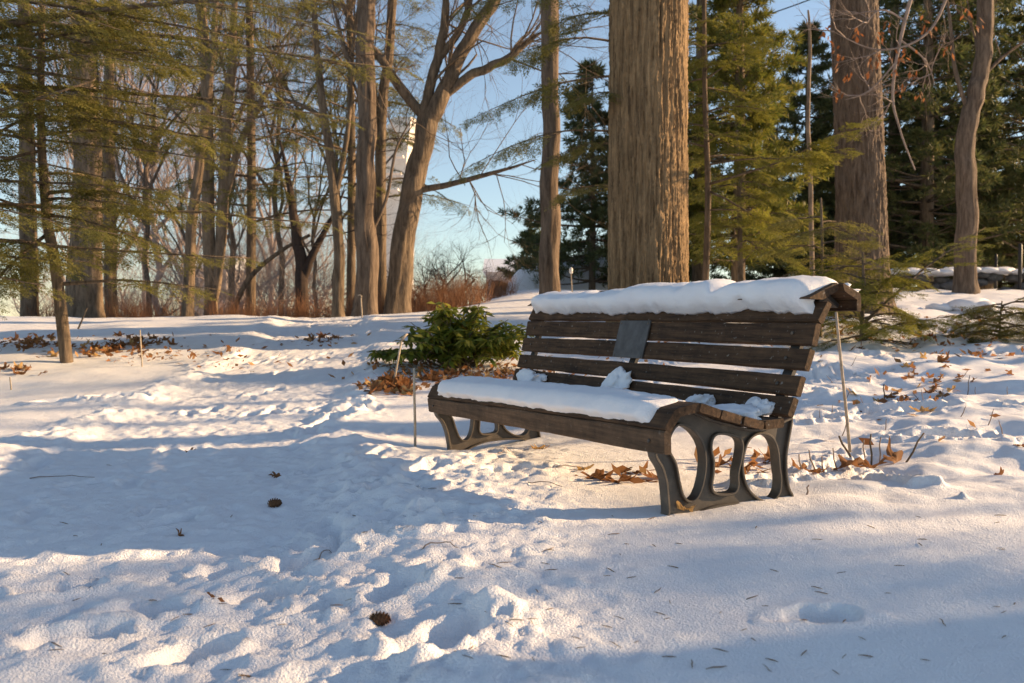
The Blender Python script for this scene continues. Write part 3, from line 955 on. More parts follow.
# individually visible trunks of the picture
stem_tree('slim_tree', 'slim straight grey trunk just left of the big oak', 'tree', [rooted(14, 550, 10.5, (550, 200, 9), (551, 90, 8.5), (550, -60, 8))], 'grey_bark', 31)
stem_tree('bent_tree', 'grey tree with a bent trunk before the dark pines, by the stone wall', 'tree',
          [rooted(19, 966, 10, (966, 200, 9.5), (967, 135, 8.5), (977, 90, 8), (984, 50, 7.5), (985, 0, 7), (984, -60, 6)),
           pts(19, (970, 115, 2.5), (955, 70, 2), (950, 20, 1.5), (940, -40, 1)), pts(19, (979, 80, 2), (1005, 55, 1.5), (1035, 35, 1))], 'grey_bark', 32, (5, 2.2, 2))
stem_tree('forked_tree', 'leaning tree whose trunk forks into wide limbs, left of the open blue sky', 'tree',
          [rooted(16, 399, 12, (401, 262, 11.5), (408, 215, 11), (418, 165, 10.5), (432, 115, 9), (444, 90, 7.5), (466, 45, 6.5), (494, 0, 6), (520, -60, 5)),
           pts(16, (406, 225, 5), (416, 165, 5.5), (424, 112, 5.5), (437, 60, 5), (446, 10, 4), (440, -40, 3)),
           pts(16, (424, 118, 5), (402, 90, 5), (380, 58, 4), (350, 20, 3), (335, -20, 2)),
           pts(16, (438, 100, 4), (470, 76, 4.5), (505, 60, 4), (525, 44, 3), (545, 30, 2)),
           pts(16, (421, 190, 3.5), (450, 184, 3), (490, 174, 2.2), (535, 160, 1.4)),
           pts(16, (437, 60, 4), (460, 30, 3.5), (470, 0, 3), (474, -30, 2))], 'brown_bark', 33, (10, 1.9, 3))
stem_tree('straight_tree', 'straight bare trunk at the edge of the snow, with a darker trunk close behind it', 'tree',
          [rooted(15, 365, 11.5, (366, 200, 9.8), (366, 100, 8.8), (365, 0, 8.5), (364, -80, 8)),
           pts(15, (370, 235, 2), (386, 200, 1.7), (396, 150, 1.3), (412, 118, .8)), pts(15, (364, 90, 3), (345, 50, 2.5), (332, 0, 2))], 'grey_bark', 34, (5, 1.6, 3))
stem_tree('shaded_tree', 'dark trunk tucked close behind the straight bare trunk', 'tree', [rooted(17.5, 381, 6.5, (380, 200, 5.5), (381, 120, 5), (388, 60, 4.5), (394, -30, 4)), pts(17.5, (381, 140, 3), (372, 80, 3.5), (368, 20, 3))], 'brown_bark', 35, (5, 1.6, 2))
stem_tree('thin_tree', 'thin trunk that splits into steep branches, second trunk left of the straight one', 'tree',
          [rooted(15.5, 339, 5.5, (338, 240, 5), (333, 175, 4.5), (326, 130, 4), (318, 60, 3), (312, -20, 2.5)), pts(15.5, (331, 160, 3), (322, 120, 2.5), (300, 105, 2), (275, 96, 1.5)), pts(15.5, (335, 200, 3), (348, 130, 2.5), (352, 60, 2), (360, -10, 1.5))], 'brown_bark', 36, (6, 1.4, 3))
stem_tree('twin_tree', 'pale sunlit pair of tall stems rising from one base among the hemlock sprays', 'tree',
          [rooted(17, 211, 6.5, (209, 240, 6), (207, 120, 5.5), (203, 30, 5), (198, -60, 4)), pts(17, (213, 300, 5), (222, 230, 5.5), (226, 130, 5), (232, 60, 4.5), (236, -40, 3.5)), pts(17, (222, 210, 4), (238, 150, 3.5), (262, 100, 3), (285, 70, 2))], 'pale_bark', 37, (6, 2, 3))
stem_tree('slanting_tree', 'slender trunk slanting slightly left of the pale twin stems', 'tree', [rooted(16, 187, 5.5, (190, 240, 5), (197, 180, 4.5), (205, 120, 4), (214, 40, 3), (218, -30, 2.5))], 'brown_bark', 38, (6, 1.4, 3))
stem_tree('wide_tree', 'wide shadowed trunk behind the hemlock sapling on the left', 'tree', [rooted(15.5, 85, 17, (86, 200, 14), (84, 100, 12.5), (82, 0, 11.5), (82, -60, 11)), pts(15.5, (84, 60, 5), (110, 30, 4), (150, 0, 3))], 'brown_bark', 39, (4, 1.6, 3))
stem_tree('sunlit_tree', 'narrow trunk lit orange by the sun at the left, behind the sapling', 'tree', [rooted(16.5, 29, 8.5, (29, 200, 7.5), (26, 100, 6.5), (24, 0, 6), (22, -60, 5))], 'brown_bark', 40, (4, 1.6, 2))
stem_tree('dark_tree', 'thin dark trunk right of the wide shadowed trunk', 'tree', [rooted(18, 111, 6, (110, 220, 5.5), (108, 120, 5), (112, 20, 4), (114, -50, 3.5))], 'brown_bark', 41, (5, 1.6, 3))
stem_tree('blackened_tree', 'short blackish trunk forking low in the brown thicket', 'tree', [rooted(17, 302, 6.5, (301, 270, 6), (296, 235, 5), (290, 190, 3), (280, 140, .8)), pts(17, (302, 285, 4), (312, 255, 4), (328, 225, 2.5), (345, 190, 1.5))], 'dark_twig', 42, (5, 1.3, 3))
stem_tree('leaning_sapling', 'thin bare stem leaning right through the brown thicket', 'tree', [rooted(17, 222, 2.5, (245, 285, 2.5), (275, 255, 2), (310, 235, 1.5))], 'brown_bark', 43, (3, .9, 2))

# ------------------------------------------------------------------ bare trees of the far wood and the brown thicket
protoA = bare_tree('bare_tree', 'leafless tree in the far wood behind the snow crest', 'tree', (-14.5, 38, gz(-14.5, 38)), 14, .13, 51, 'twig', 5, 4, .3, group='leafless trees in the far wood')
protoB = bare_tree('bare_tree', 'leafless tree in the far wood behind the snow crest', 'tree', (-8, 40, gz(-8, 40)), 10, .085, 52, 'twig', 5, 4, .18, .9, group='leafless trees in the far wood')
protoC = bare_tree('bare_tree', 'leafless tree in the far wood behind the snow crest', 'tree', (-10, 37, gz(-10, 37)), 10, .07, 53, 'twig', 5, 4, .1, 1.0, group='leafless trees in the far wood')
rg = np.random.default_rng(77)
for k in range(19):
    Y = rg.uniform(36, 62); px = rg.uniform(-40, 374)
    x = at(px, 300, Y)[0]
    copy_tree([protoA, protoB, protoC][k % 3], (x, Y, gz(x, Y) - .1), rg.uniform(0, 6.28), rg.uniform(1.0, 1.6))
for k in range(9):
    Y = rg.uniform(17.5, 22); px = 95 + k * 33 + rg.uniform(-14, 14)
    x = at(px, 300, Y)[0]
    copy_tree(protoC, (x, Y, gz(x, Y) - .1), rg.uniform(0, 6.28), rg.uniform(.28, .42))
slim = bare_tree('bare_tree', 'slender grey leafless tree in the thin wood just beyond the crest', 'tree', (-7, 21, gz(-7, 21) - .1), 11, .085, 55, 'grey_bark', 4, 4, .5, .5, group='slender leafless trees just beyond the crest', lift=.25)
rs = np.random.default_rng(88)
for k in range(8):
    Y = rs.uniform(19.5, 29); px = 80 + k * 38 + rs.uniform(-10, 10); x = at(px, 300, Y)[0]
    copy_tree(slim, (x, Y, gz(x, Y) - .1), rs.uniform(0, 6.28), rs.uniform(.65, 1.05))
for k in range(7):
    Y = rs.uniform(24, 35); px = rs.uniform(60, 372); x = at(px, 300, Y)[0]
    copy_tree([protoC, protoB][k % 2], (x, Y, gz(x, Y) - .1), rs.uniform(0, 6.28), rs.uniform(.55, .9))
apple = bare_tree('crab_apple', 'spreading dark crab apple with tangled twigs against the pale sky', 'tree', (0, 0, 0), 4.6, .12, 54, 'dark_twig', 5, 5, .16, 1.15, lift=.02)
p = at(436, 300, 24); apple.location = (p[0], 24, gz(p[0], 24)); 
apple.scale = (1.0, 1.0, .95)

# reddish dry brush: one shrub per clump
def brush(seed, w, h, n):
    rg = np.random.default_rng(seed); mb = MB()
    for k in range(n):
        a = rg.uniform(0, 6.28); r = w * math.sqrt(rg.random()) * .5
        p = np.array([r * math.cos(a), r * math.sin(a), -.05]); d = np.array([rg.normal(0, .25), rg.normal(0, .25), 1])
        grow(mb, rg, p, d, h * rg.uniform(.5, .8), .008, 1, 3, .6, .3, 4)
    return mb
bt = thing('dry_shrub', 'reddish brown leafless shrub in the row behind the evergreen shrub', 'shrub', (0, 0, 0), 0, 'reddish leafless shrubs at the wood edge')
brush(61, 1.5, 1.25, 150).build('branches', M['red_twig'], bt)
first = True
for px, Y, sc in [(392, 17.5, .62), (415, 17, .6), (440, 17.5, .6), (468, 18, .58), (380, 19, .8), (405, 19.5, .75), (435, 20, .75), (470, 21, .7), (500, 20, .5), (350, 16.3, .5), (318, 16.6, .55), (285, 16.4, .5), (252, 16.8, .55), (228, 16.3, .45), (172, 16.6, .55), (140, 16.4, .5), (120, 16.9, .6), (52, 16.5, .5)]:
    x = at(px, 300, Y)[0]
    z = at(px, 308, Y)[2] if px > 370 else gz(x, Y)
    z = min(gz(x, Y), z) if px <= 370 else gz(x, Y)
    if first: bt.location = (x, Y, z); bt.scale = (sc,) * 3; first = False
    else: copy_tree(bt, (x, Y, z), px * .7, sc)

# ------------------------------------------------------------------ hemlocks on the left
def P_(px, py, Y): return at(px, py, Y)
b = at(67, 330, 8.6); b[2] = gz(b[0], 8.6) - .06
hemlock('hemlock_sapling', 'thin leaning hemlock sapling with bare lower stem rising from the leaf litter', 'tree',
        [b, at(56, 270, 8.6), at(46, 210, 8.6), at(41, 120, 8.6), at(42, 20, 8.6), at(44, -70, 8.6)], .062, .02,
        (17, .8, 3.9, 1.5, 9, .5),
        [(P_(46, 215, 8.6), P_(150, 245, 8.2), .05, .02, 12, .45, .2), (P_(46, 235, 8.6), P_(-20, 300, 8.0), .04, .02, 12, .5, .2),
         (P_(44, 200, 8.6), P_(130, 205, 8.0), .04, .02, 12, .45, .25), (P_(42, 120, 8.6), P_(200, 140, 8.2), .06, .025, 14, .5, .25),
         (P_(44, 150, 8.6), P_(-60, 190, 8.2), .06, .02, 12, .5, .2), (P_(42, 60, 8.6), P_(190, 60, 8.4), .06, .025, 14, .5, .25), (P_(42, 20, 8.6), P_(150, 10, 8.4), .06, .02, 12, .5, .25)],
        'hemlock', 'brown_bark', 71)
b = np.array([-8.6, 8.2, gz(-8.6, 8.2) - .1])
hb = lambda px, py, Y: at(px, py, Y)
stemL = [b, b + (.1, 0, 2), b + (0, .1, 4.5), b + (.1, 0, 8), b + (0, 0, 12)]
def from_stem(z): return b + np.array([.1, 0, z - b[2]])
hemlock('hemlock_tree', 'large hemlock whose long boughs reach into the picture from the left edge', 'tree', stemL, .26, .06,
        (12, 5.0, 11, 3.0, 12, .6),
        [(from_stem(1.6), hb(95, 80, 7.6), .0, .06, 10, .55, .75), (from_stem(3.0), hb(92, 80, 8.0), .02, .05, 10, .55, .6),
         (from_stem(3.0), hb(330, -4, 7.8), .0, .06, 36, .46, .35), (from_stem(2.6), hb(345, 118, 9.0), .06, .05, 36, .46, .35),
         (from_stem(2.2), hb(330, 224, 9.2), -.02, .055, 42, .46, .3), (from_stem(2.0), hb(250, 258, 8.6), -.02, .05, 36, .46, .35),
         (from_stem(3.4), hb(410, 70, 9.6), .05, .06, 39, .5, .35), (from_stem(3.6), hb(250, 40, 8.2), .05, .05, 30, .46, .35),
         (from_stem(1.9), hb(170, 190, 8.2), .02, .045, 29, .42, .35), (from_stem(2.4), hb(260, 150, 8.6), .04, .045, 33, .44, .35), (from_stem(1.6), hb(90, 262, 8.0), .0, .04, 30, .55, .3),
         (from_stem(2.9), hb(300, 60, 10.1), .04, .045, 34, .46, .35), *[(from_stem(2.0 + .28 * k), hb(px, py, Yb), +.04, .028, 24, .46, .35) for k, (px, py, Yb) in enumerate([(120, 235, 7.4), (215, 205, 8.0), (300, 175, 8.4), (235, 120, 7.8), (340, 150, 8.8), (180, 70, 7.6), (300, 95, 8.2), (390, 40, 8.8), (250, 15, 7.8), (120, 30, 7.2)])],
         (from_stem(1.5), hb(40, 285, 7.6), .0, .04, 26, .55, .3), (from_stem(3.3), hb(160, 95, 8.4), .04, .045, 30, .45, .3)],
        'hemlock', 'brown_bark', 72)
# hemlock boughs hanging high around the straight trunk
b2 = at(640, 300, 12.2); b2[2] = gz(b2[0], 12.2) - .1
T2 = lambda z: np.array([b2[0], b2[1], z])
hemlock('hemlock_tree', 'hemlock hidden behind the big oak, its thin drooping boughs crossing the sky to the left', 'tree',
        [b2, b2 + (0, .1, 3), b2 + (.05, 0, 6), b2 + (0, 0, 10)], .16, .04, (14, 5.5, 9.5, 2.4, 12, .55),
        [(T2(4.2), at(470, 120, 11.4), .10, .022, 18, .5, .35), (T2(4.6), at(500, 60, 11.6), .12, .022, 18, .5, .35), (T2(3.4), at(455, 175, 11.6), .10, .02, 16, .4, .4),
         (T2(3.2), at(540, 165, 11.3), .08, .02, 16, .45, .35), (T2(2.6), at(566, 190, 11.6), .06, .02, 14, .45, .35), (T2(5.0), at(560, 20, 11.6), .08, .022, 18, .5, .3),
         (T2(3.9), at(575, 100, 11.0), .08, .02, 16, .5, .3), (T2(5.2), at(460, 10, 12), .10, .022, 18, .5, .4)],
        'hemlock', 'brown_bark', 73)
b3 = at(350, 300, 18.5); b3[2] = gz(b3[0], 18.5) - .1
hemlock('hemlock_tree', 'sparse hemlock whose sprays hang around the straight bare trunk', 'tree', [b3, b3 + (.05, 0, 4), b3 + (0, 0, 9), b3 + (0, 0, 13)], .11, .04, (40, 3.0, 10, 2.6, 10, .6), [], 'hemlock', 'brown_bark', 74)
b3 = at(250, 300, 17.5); b3[2] = gz(b3[0], 17.5) - .1
hemlock('hemlock_tree', 'airy hemlock standing among the pale stems, right of the twin trunk', 'tree', [b3, b3 + (.05, 0, 4), b3 + (0, 0, 9), b3 + (0, 0, 12)], .11, .04, (36, 2.4, 10, 2.6, 11, .6), [], 'hemlock', 'brown_bark', 75)

# ------------------------------------------------------------------ young hemlocks right of the oak
b = at(704, 300, 12.6); b[2] = gz(b[0], 12.6) - .06
hemlock('young_hemlock', 'thin straight hemlock just right of the oak, its lowest limb stretching to the thick trunk', 'tree',
        [b, at(708, 200, 12.5), at(705, 100, 12.5), at(704, -20, 12.5)], .055, .028, (16, 2.4, 4.4, .95, 10, .42),
        [(at(706, 185, 12.5), at(868, 118, 11.5), -.02, .022, 26, .5, .35), (at(707, 190, 12.5), at(800, 245, 11.9), .03, .02, 16, .4, .35), (at(706, 120, 12.5), at(770, 92, 12.3), .0, .012, 8, .35, .5), 
         (at(707, 210, 12.5), at(770, 215, 12.1), .03, .015, 12, .4, .4), (at(705, 80, 12.5), at(765, 40, 12.3), .02, .015, 12, .4, .3), (at(707, 165, 12.5), at(850, 150, 11.9), .03, .018, 20, .45, .45)],
        'hemlock_bright', 'brown_bark', 81, FRONDS_FINE)
b = at(741, 300, 12.9); b[2] = gz(b[0], 12.9) - .06
hemlock('young_hemlock', 'short hemlock stem between the thin straight one and the thick trunk', 'tree',
        [b, at(740, 240, 13.3), at(739, 195, 13.3), at(737, 130, 13.3)], .05, .02, (18, 1.0, 2.6, .95, 10, .42),
        [(at(741, 265, 13.3), at(765, 238, 13.1), .0, .012, 5, .3, .6), (at(740, 215, 13.3), at(812, 215, 12.9), .02, .014, 12, .4, .4)], 'hemlock_bright', 'brown_bark', 82, FRONDS_FINE)
b = at(862, 330, 9.4); b[2] = gz(b[0], 9.4) - .06
hemlock('young_hemlock', 'low bushy hemlock behind the near end of the bench, sunlit yellow green sprays', 'tree',
        [b, b + (.0, 0, .35), b + (.02, .02, .7), b + (0, .0, 1.05)], .03, .012, (20, .06, 1.0, .8, 9, .32),
        [(b + (0, 0, .25), at(985, 228, 9.8), .03, .02, 16, .36, .45), (b + (0, 0, .12), at(955, 315, 9.2), .05, .016, 16, .34, .3), (b + (0, 0, .3), at(800, 262, 9.6), .03, .014, 14, .34, .3),
         (b + (0, 0, .4), at(905, 262, 9.1), .03, .014, 14, .34, .3), (b + (0, 0, .08), at(905, 325, 8.6), .04, .014, 14, .3, .3)], 'hemlock_bright', 'brown_bark', 83, FRONDS_FINE)
b = at(1000, 318, 9.4); b[2] = gz(b[0], 9.4) - .04
hemlock('hemlock_seedling', 'small hemlock seedling spreading low over the snow at the right edge', 'shrub', [b, b + (0, 0, .2), b + (.02, 0, .45)], .015, .006, (20, .04, .42, .6, 9, .28), [], 'hemlock', 'brown_bark', 84, FRONDS_FINE)
b = at(820, 305, 10.3); b[2] = gz(b[0], 10.3) - .06
hemlock('young_hemlock', 'dull green hemlock half hidden behind the rounded top of the bench', 'tree', [b, b + (0, 0, .5), b + (.02, 0, 1.1), b + (0, 0, 1.7)], .03, .012, (18, .15, 1.5, .8, 9, .34), [], 'hemlock', 'brown_bark', 85, FRONDS_FINE)
stem_tree('bare_pole', 'pale thin dead stem in front of the dark pine, left of the thick trunk', 'tree', [rooted(16, 812, 2.4, (811, 200, 2.2), (808, 120, 2.0), (810, 40, 1.5), (808, 10, .8))], 'pale_bark', 86, (3, .7, 1))

# ------------------------------------------------------------------ pines and spruces on the right
def tuft(rg, n=14, L=.16, W=.02):
    d = unit(rg.normal(0, 1, (n, 3)) * np.array([.8, .8, .8]) + np.array([.75, 0, .25]))
    return leafquad(np.zeros((n, 3)) + d * .01, d, rg.normal(0, 1, (n, 3)), L * rg.uniform(.7, 1.2, n), W)

def conifer(name, label, loc, H, Rad, seed, m, levels=26, per=6, tl=.2, tw=.024, tn=16, sub=10, low=.06, group=None, power=.8, upturn=.12):
    rg = np.random.default_rng(seed)
    t = thing(name, label, 'tree', tuple(loc), 0, group)
    tm = MB(); tm.tube([(0, 0, -.2), (.03, 0, H * .35), (0, .04, H * .7), (0, 0, H)], [H * .016, H * .012, H * .007, .012], 9)
    tips = []; dirs = []
    for i in range(levels):
        f = low + (1 - low) * (i + rg.random() * .7) / levels
        L = Rad * (1 - f) ** power * rg.uniform(.65, 1.15) + .15
        for k in range(per):
            az = rg.uniform(0, 6.28)
            d = np.array([math.cos(az), math.sin(az), rg.uniform(-.12, .2)])
            ln = L * rg.uniform(.55, 1.15)
            p0 = np.array([0, 0, f * H]); n = 7; u = np.linspace(0, 1, n)
            P = p0 + d * ln * u[:, None]; P[:, 2] += upturn * ln * u ** 2 * 1.5 - .1 * ln * u
            tm.tube(P, np.linspace(.012 * ln + .008, .004, n), 4, cap=False)
            m_ = max(4, int(sub * ln / Rad * 2.0))
            for q_ in range(m_):
                v = rg.uniform(.28, 1.0); pp = np.array([np.interp(v, u, P[:, j]) for j in range(3)])
                sdv = unit(np.array([-d[1], d[0], 0])) * rg.choice([-1, 1])
                dd = unit(d * .7 + sdv * rg.uniform(.2, .9) + np.array([0, 0, rg.uniform(-.1, .3)]))
                off = (1.05 - v) * ln * rg.uniform(.1, .55)
                tips.append(pp + dd * off); dirs.append(dd)
            tips.append(P[-1]); dirs.append(d)
    tips = np.array(tips); dirs = unit(np.array(dirs))
    lib = [tuft(rg, tn, tl, tw) for _ in range(6)]
    up = unit(np.array([0, 0, 1.0]) + rg.normal(0, .2, (len(tips), 3)))
    side = unit(np.cross(up, dirs)); up = np.cross(dirs, side)
    Rm = np.stack([dirs, side, up], -1); kind = rg.integers(0, 6, len(tips)); sc = rg.uniform(.7, 1.3, len(tips))
    V = np.concatenate([(np.einsum('nij,qkj->nqki', Rm[kind == k] * sc[kind == k][:, None, None], lib[k]) + tips[kind == k][:, None, None, :]).reshape(-1, 4, 3) for k in range(6)])
    tm.build('trunk', M['brown_bark'], t)
    quads_mesh('crown', V, M[m], t)
    return t

def gp(px, Y):
    x = at(px, 300, Y)[0]; return (x, Y, gz(x, Y) - .1)
conifer('pine_tree', 'feathery yellow green pine lit by the sun, just right of the oak', gp(738, 22.5), 12, 2.5, 101, 'pine', 34, 8, .20, .026, 18, 14)
conifer('pine_tree', 'soft olive pine close behind the oak on its right side', gp(700, 25), 16, 2.8, 102, 'olive_pine', 36, 7, .22, .03, 16, 12)
dk = conifer('pine_tree', 'dark bushy pine filling the gap between the slim grey trunk and the oak', gp(592, 27), 7.4, 3.0, 103, 'dark_pine', 22, 8, .22, .034, 16, 13)
sp = conifer('spruce_tree', 'small dark spruce far behind the slim grey trunk', gp(535, 40), 4.2, 1.7, 104, 'dark_pine', 18, 7, .22, .04, 14, 10)
s2 = conifer('spruce_tree', 'blue green spruce whose tip rises into the patch of sky, left of the thick trunk', gp(806, 29), 9.4, 2.6, 105, 'dark_pine', 32, 8, .22, .034, 16, 13)
big = conifer('pine_tree', 'tall dark pine behind the thick trunk, showing on its right', gp(892, 31), 17, 3.6, 106, 'dark_pine', 40, 8, .26, .036, 16, 13, .05)
o2 = conifer('pine_tree', 'tall olive pine between the thick trunk and the bent tree', gp(925, 28), 16, 3.8, 107, 'olive_pine', 40, 8, .24, .034, 16, 13, .05)
copy_tree(big, gp(985, 31.5), 2.0, 1.0, 'tall dark pine directly behind the bent tree')
copy_tree(o2, gp(1032, 29), 1.1, .95, 'olive pine at the right edge behind the low stone wall')
copy_tree(big, gp(820, 42), 5.0, .55, 'dark pine set further back, between the spruce tip and the thick trunk')
for px, Y, rz, sc, lab in [(850, 40, 1.0, .7, 'olive pine deep in the shade between the thick trunk and the rust leaves'), (925, 42, 2.2, .75, 'olive pine far behind the rust leaves'), (985, 41, 3.1, .7, 'olive pine far behind the bent tree'), (1050, 42, 4.4, .8, 'olive pine deep behind the fence post')]:
    copy_tree(o2, gp(px, Y), rz, sc, lab)
for px, Y, rz, sc, lab in [(870, 34, .5, .42, 'low young spruce filling the gap right of the thick trunk'), (945, 34, 1.5, .36, 'low young spruce left of the bent tree'), (1000, 35, 2.5, .42, 'low young spruce behind the stone wall'), (1045, 34, 3.5, .4, 'low young spruce by the fence post')]:
    copy_tree(s2, gp(px, Y), rz, (sc * 1.5, sc * 1.5, sc), lab)
copy_tree(s2, gp(660, 32), 1.0, .95, 'dark spruce hidden behind the oak')
copy_tree(o2, gp(776, 29), 3.0, .42, 'olive pine behind the yellow green pine, short of the sky')

# trees standing to the right of the view: the shade on the near snow is theirs
for k, (x, y, H, lab) in enumerate([(15.0, 4.7, 7.5, 'hemlock standing outside the view on the right, shading the nearest snow'), (10.0, 3.8, 5.4, 'younger hemlock outside the view on the right, close to the camera side')]):
    bb = np.array([x, y, gz(x, y) - .1])
    hemlock('hemlock_tree', lab, 'tree', [bb, bb + (0, .05, H * .3), bb + (0, 0, H * .7), bb + (0, 0, H)], .14, .03, (46 if k == 0 else 38, 1.0, H, 1.9 if k == 0 else 1.35, 10, .5), [], 'hemlock', 'brown_bark', 190 + k)
bare_tree('bare_tree', 'leafless tree outside the view on the right, streaking the snow with thin shadows', 'tree', (19, 6.8, gz(19, 6.8)), 9, .09, 195, 'twig', 3, 3, .3)
bare_tree('bare_tree', 'straight leafless tree just outside the view on the right, its trunk shadow crossing the path', 'tree', (9.0, 7.55, gz(9.0, 7.55)), 11, .19, 197, 'twig', 3, 3, .6)
bare_tree('bare_tree', 'second leafless tree outside the view on the right, further up the slope', 'tree', (16, 10.3, gz(16, 10.3)), 10, .14, 196, 'twig', 4, 4, .3)

# oak twigs with hanging rust leaves in front of the pines
def rust_twigs(seed):
    rg = np.random.default_rng(seed); Y = 12.5
    st = [pts(Y, (930, -60, 2.5), (905, 20, 1.8), (893, 90, 1.5), (900, 130, 1.0), (915, 170, .6))]
    st += [pts(Y, (960, -40, 2), (930, 30, 1.2), (880, 50, .9), (830, 30, .5)), pts(Y, (898, 60, 1), (870, 90, .8), (845, 100, .5)), pts(Y, (900, 40, 1), (925, 60, .8), (935, 85, .5)), pts(Y, (905, 20, 1), (880, 10, .8), (862, 30, .5))]
    t = stem_tree('oak_bough', 'thin oak bough hanging from above with clusters of rust coloured dead leaves', 'branch', st, 'twig', seed, (4, .6, 2), part2='twig')
    base = st[0][0][0]
    P = []; D = []
    for px, py in [(885, 25), (878, 35), (922, 22), (948, 48), (908, 52), (893, 72), (880, 58), (894, 60), (912, 70), (901, 84), (920, 95), (869, 62), (834, 45), (840, 60), (848, 75), (858, 30), (842, 95), (826, 30), (930, 30), (968, 10), (977, 25)]:
        c = at(px, py, Y) - base
        for k in range(6):
            P.append(c + rg.normal(0, .05, 3) * np.array([.7, 1, 1.2])); D.append(np.array([rg.normal(0, .5), rg.normal(0, .5), -1]))
    P = np.array(P); D = np.array(D)
    quads_mesh('dead_leaves', leafquad(P, D, rg.normal(0, 1, P.shape), rg.uniform(.07, .14, len(P)), rg.uniform(.03, .06, len(P))), M['rust_leaf'], t)
rust_twigs(111)

# ------------------------------------------------------------------ evergreen shrub with glossy leaves
def shrub():
    rg = np.random.default_rng(121); Y = 8.2
    c = at(459, 360, Y); c[2] = gz(c[0], Y) - .03
    t = thing('evergreen_shrub', 'bushy evergreen shrub with glossy green leaves beyond the far end of the bench', 'shrub', tuple(c))
    tm = MB(); P = []; D = []; N = []
    for k in range(92):
        a = rg.uniform(0, 6.28); sp_ = rg.uniform(.1, 1)
        hgt = .30 + .52 * float(vnoise2(math.cos(a) * 1.7 + 4, math.sin(a) * 1.7 + sp_, 5) + .5)
        tip = np.array([.76 * sp_ * math.cos(a) + .06, .5 * sp_ * math.sin(a), .10 + hgt * (1 - .55 * sp_ ** 2) * rg.uniform(.5, 1.2)])
        if k < 9: tip = np.array([-.72 - .05 * k % .2, rg.normal(0, .15), .12 + .06 * rg.random()])
        if 80 < k: tip = np.array([rg.uniform(-.6, .65), rg.uniform(-.5, -.1), .08 + .22 * rg.random()])
        if 9 <= k < 17: tip = np.array([.5 + .18 * rg.random(), rg.normal(0, .2), .1 + .35 * rg.random()])
        u = np.linspace(0, 1, 6)[:, None]; st = np.array([rg.normal(0, .08), rg.normal(0, .08), 0])
        pl_ = st + (tip - st) * u; pl_[:, 2] += .10 * np.sin(math.pi * u[:, 0]) * (1 - tip[2])
        tm.tube(pl_, np.linspace(.009, .003, 6), 5, cap=False)
        for w_ in range(9):
            v = rg.uniform(.4, 1.0); p_ = st + (tip - st) * v
            p_[2] += .10 * math.sin(math.pi * v) * (1 - tip[2])
            for q_ in range(4):
                az = q_ * 1.57 + rg.uniform(0, 1)
                dd = np.array([math.cos(az), math.sin(az), rg.uniform(-.8, .35)])
                P.append(p_); D.append(dd); N.append(np.array([0, 0, 1]) + rg.normal(0, .35, 3))
    P = np.array(P); D = np.array(D); N = np.array(N); n = len(P)
    tm.build('stems', M['brown_bark'], t)
    L = rg.uniform(.075, .14, n); W = L * .36
    d = unit(D); sd = unit(np.cross(N, d)); nn = np.cross(d, sd)
    # a folded leaf: two faces each side of the midrib would be separate islands; one kite bent by a fold is enough at this size
    q = leafquad(P, D, N, L, W); q[:, 2] -= nn * (L * .25)[:, None]
    quads_mesh('leaves', q, M['shrub'], t)
shrub()

# ------------------------------------------------------------------ garden stakes and label posts
def stake(name, label, foot, top, r, head=None, cat='stake'):
    foot = np.array(foot, float); top = np.array(top, float)
    t = thing(name, label, cat, tuple(foot))
    mb = MB(); d = top - foot
    mb.tube([-.08 * unit(d), d * .3 + (.002, 0, 0), d * .7, d], [r * 1.05, r, r * .95, r * .9], 8)
    mb.build('shaft', M['stake'], t)
    if head == 'plate':
        m2 = MB(); m2.box(d + np.array([-.015, 0, .004]), (.085, .05, .008), .5); m2.build('label_plate', M['white_label'], t, False)
    if head == 'hook':
        m2 = MB(); m2.tube([d, d + (.01, 0, .03), d + (-.02, 0, .05), d + (-.05, 0, .04)], [r * .9] * 4, 6); m2.build('hook', M['stake'], t)
    if head == 'knob':
        m2 = MB(); m2.tube([d, d + (0, 0, .02), d + (0, 0, .09), d + (0, 0, .12)], [r, r * 2.6, r * 2.8, r], 8); m2.build('head', M['white_label'], t)
    if head == 'stub':
        m2 = MB(); m2.tube([d - .02 * unit(d), d + (.02, .01, .015), d + (.045, .02, .035)], [r * 1.6, r * 1.4, r * .8], 7); m2.build('head', M['stake'], t)
def sp_at(px, py, Y):
    p = at(px, py, Y); return p
def gfoot(px, py):
    p = pix_ground(px, py); return np.array([p[0], p[1], gz(p[0], p[1])])
f = gfoot(850, 447); stake('garden_stake', 'tall pale wooden stake standing behind the near end of the bench', f, at(836, 312, f[1]), .0085)
f = gfoot(415, 436); stake('garden_stake', 'upright pale stake before the leaf litter by the far bench end', f, at(414, 368, f[1]), .008)
f = gfoot(393, 386); stake('garden_stake', 'leaning pale stake with a stubby head among the brown leaves near the shrub', f, at(402, 338, f[1]), .009, 'stub')
f = gfoot(142, 367); stake('garden_stake', 'thin pale stake on the left slope near the sapling', f, at(140, 330, f[1]), .007)
f = gfoot(362, 316); stake('garden_stake', 'small hooked rod at the foot of the straight bare trunk', f, at(361, 298, f[1]), .011, 'hook')
f = gfoot(11, 388); stake('garden_stake', 'short pale peg in the snow at the left edge', f, at(10, 377, f[1]), .007)
f = at(573, 300, 15); f[2] = gz(f[0], f[1]); stake('label_post', 'slim white post with a rounded head beside the slim grey trunk', f, at(571, 274, 15), .012, 'knob', 'post')

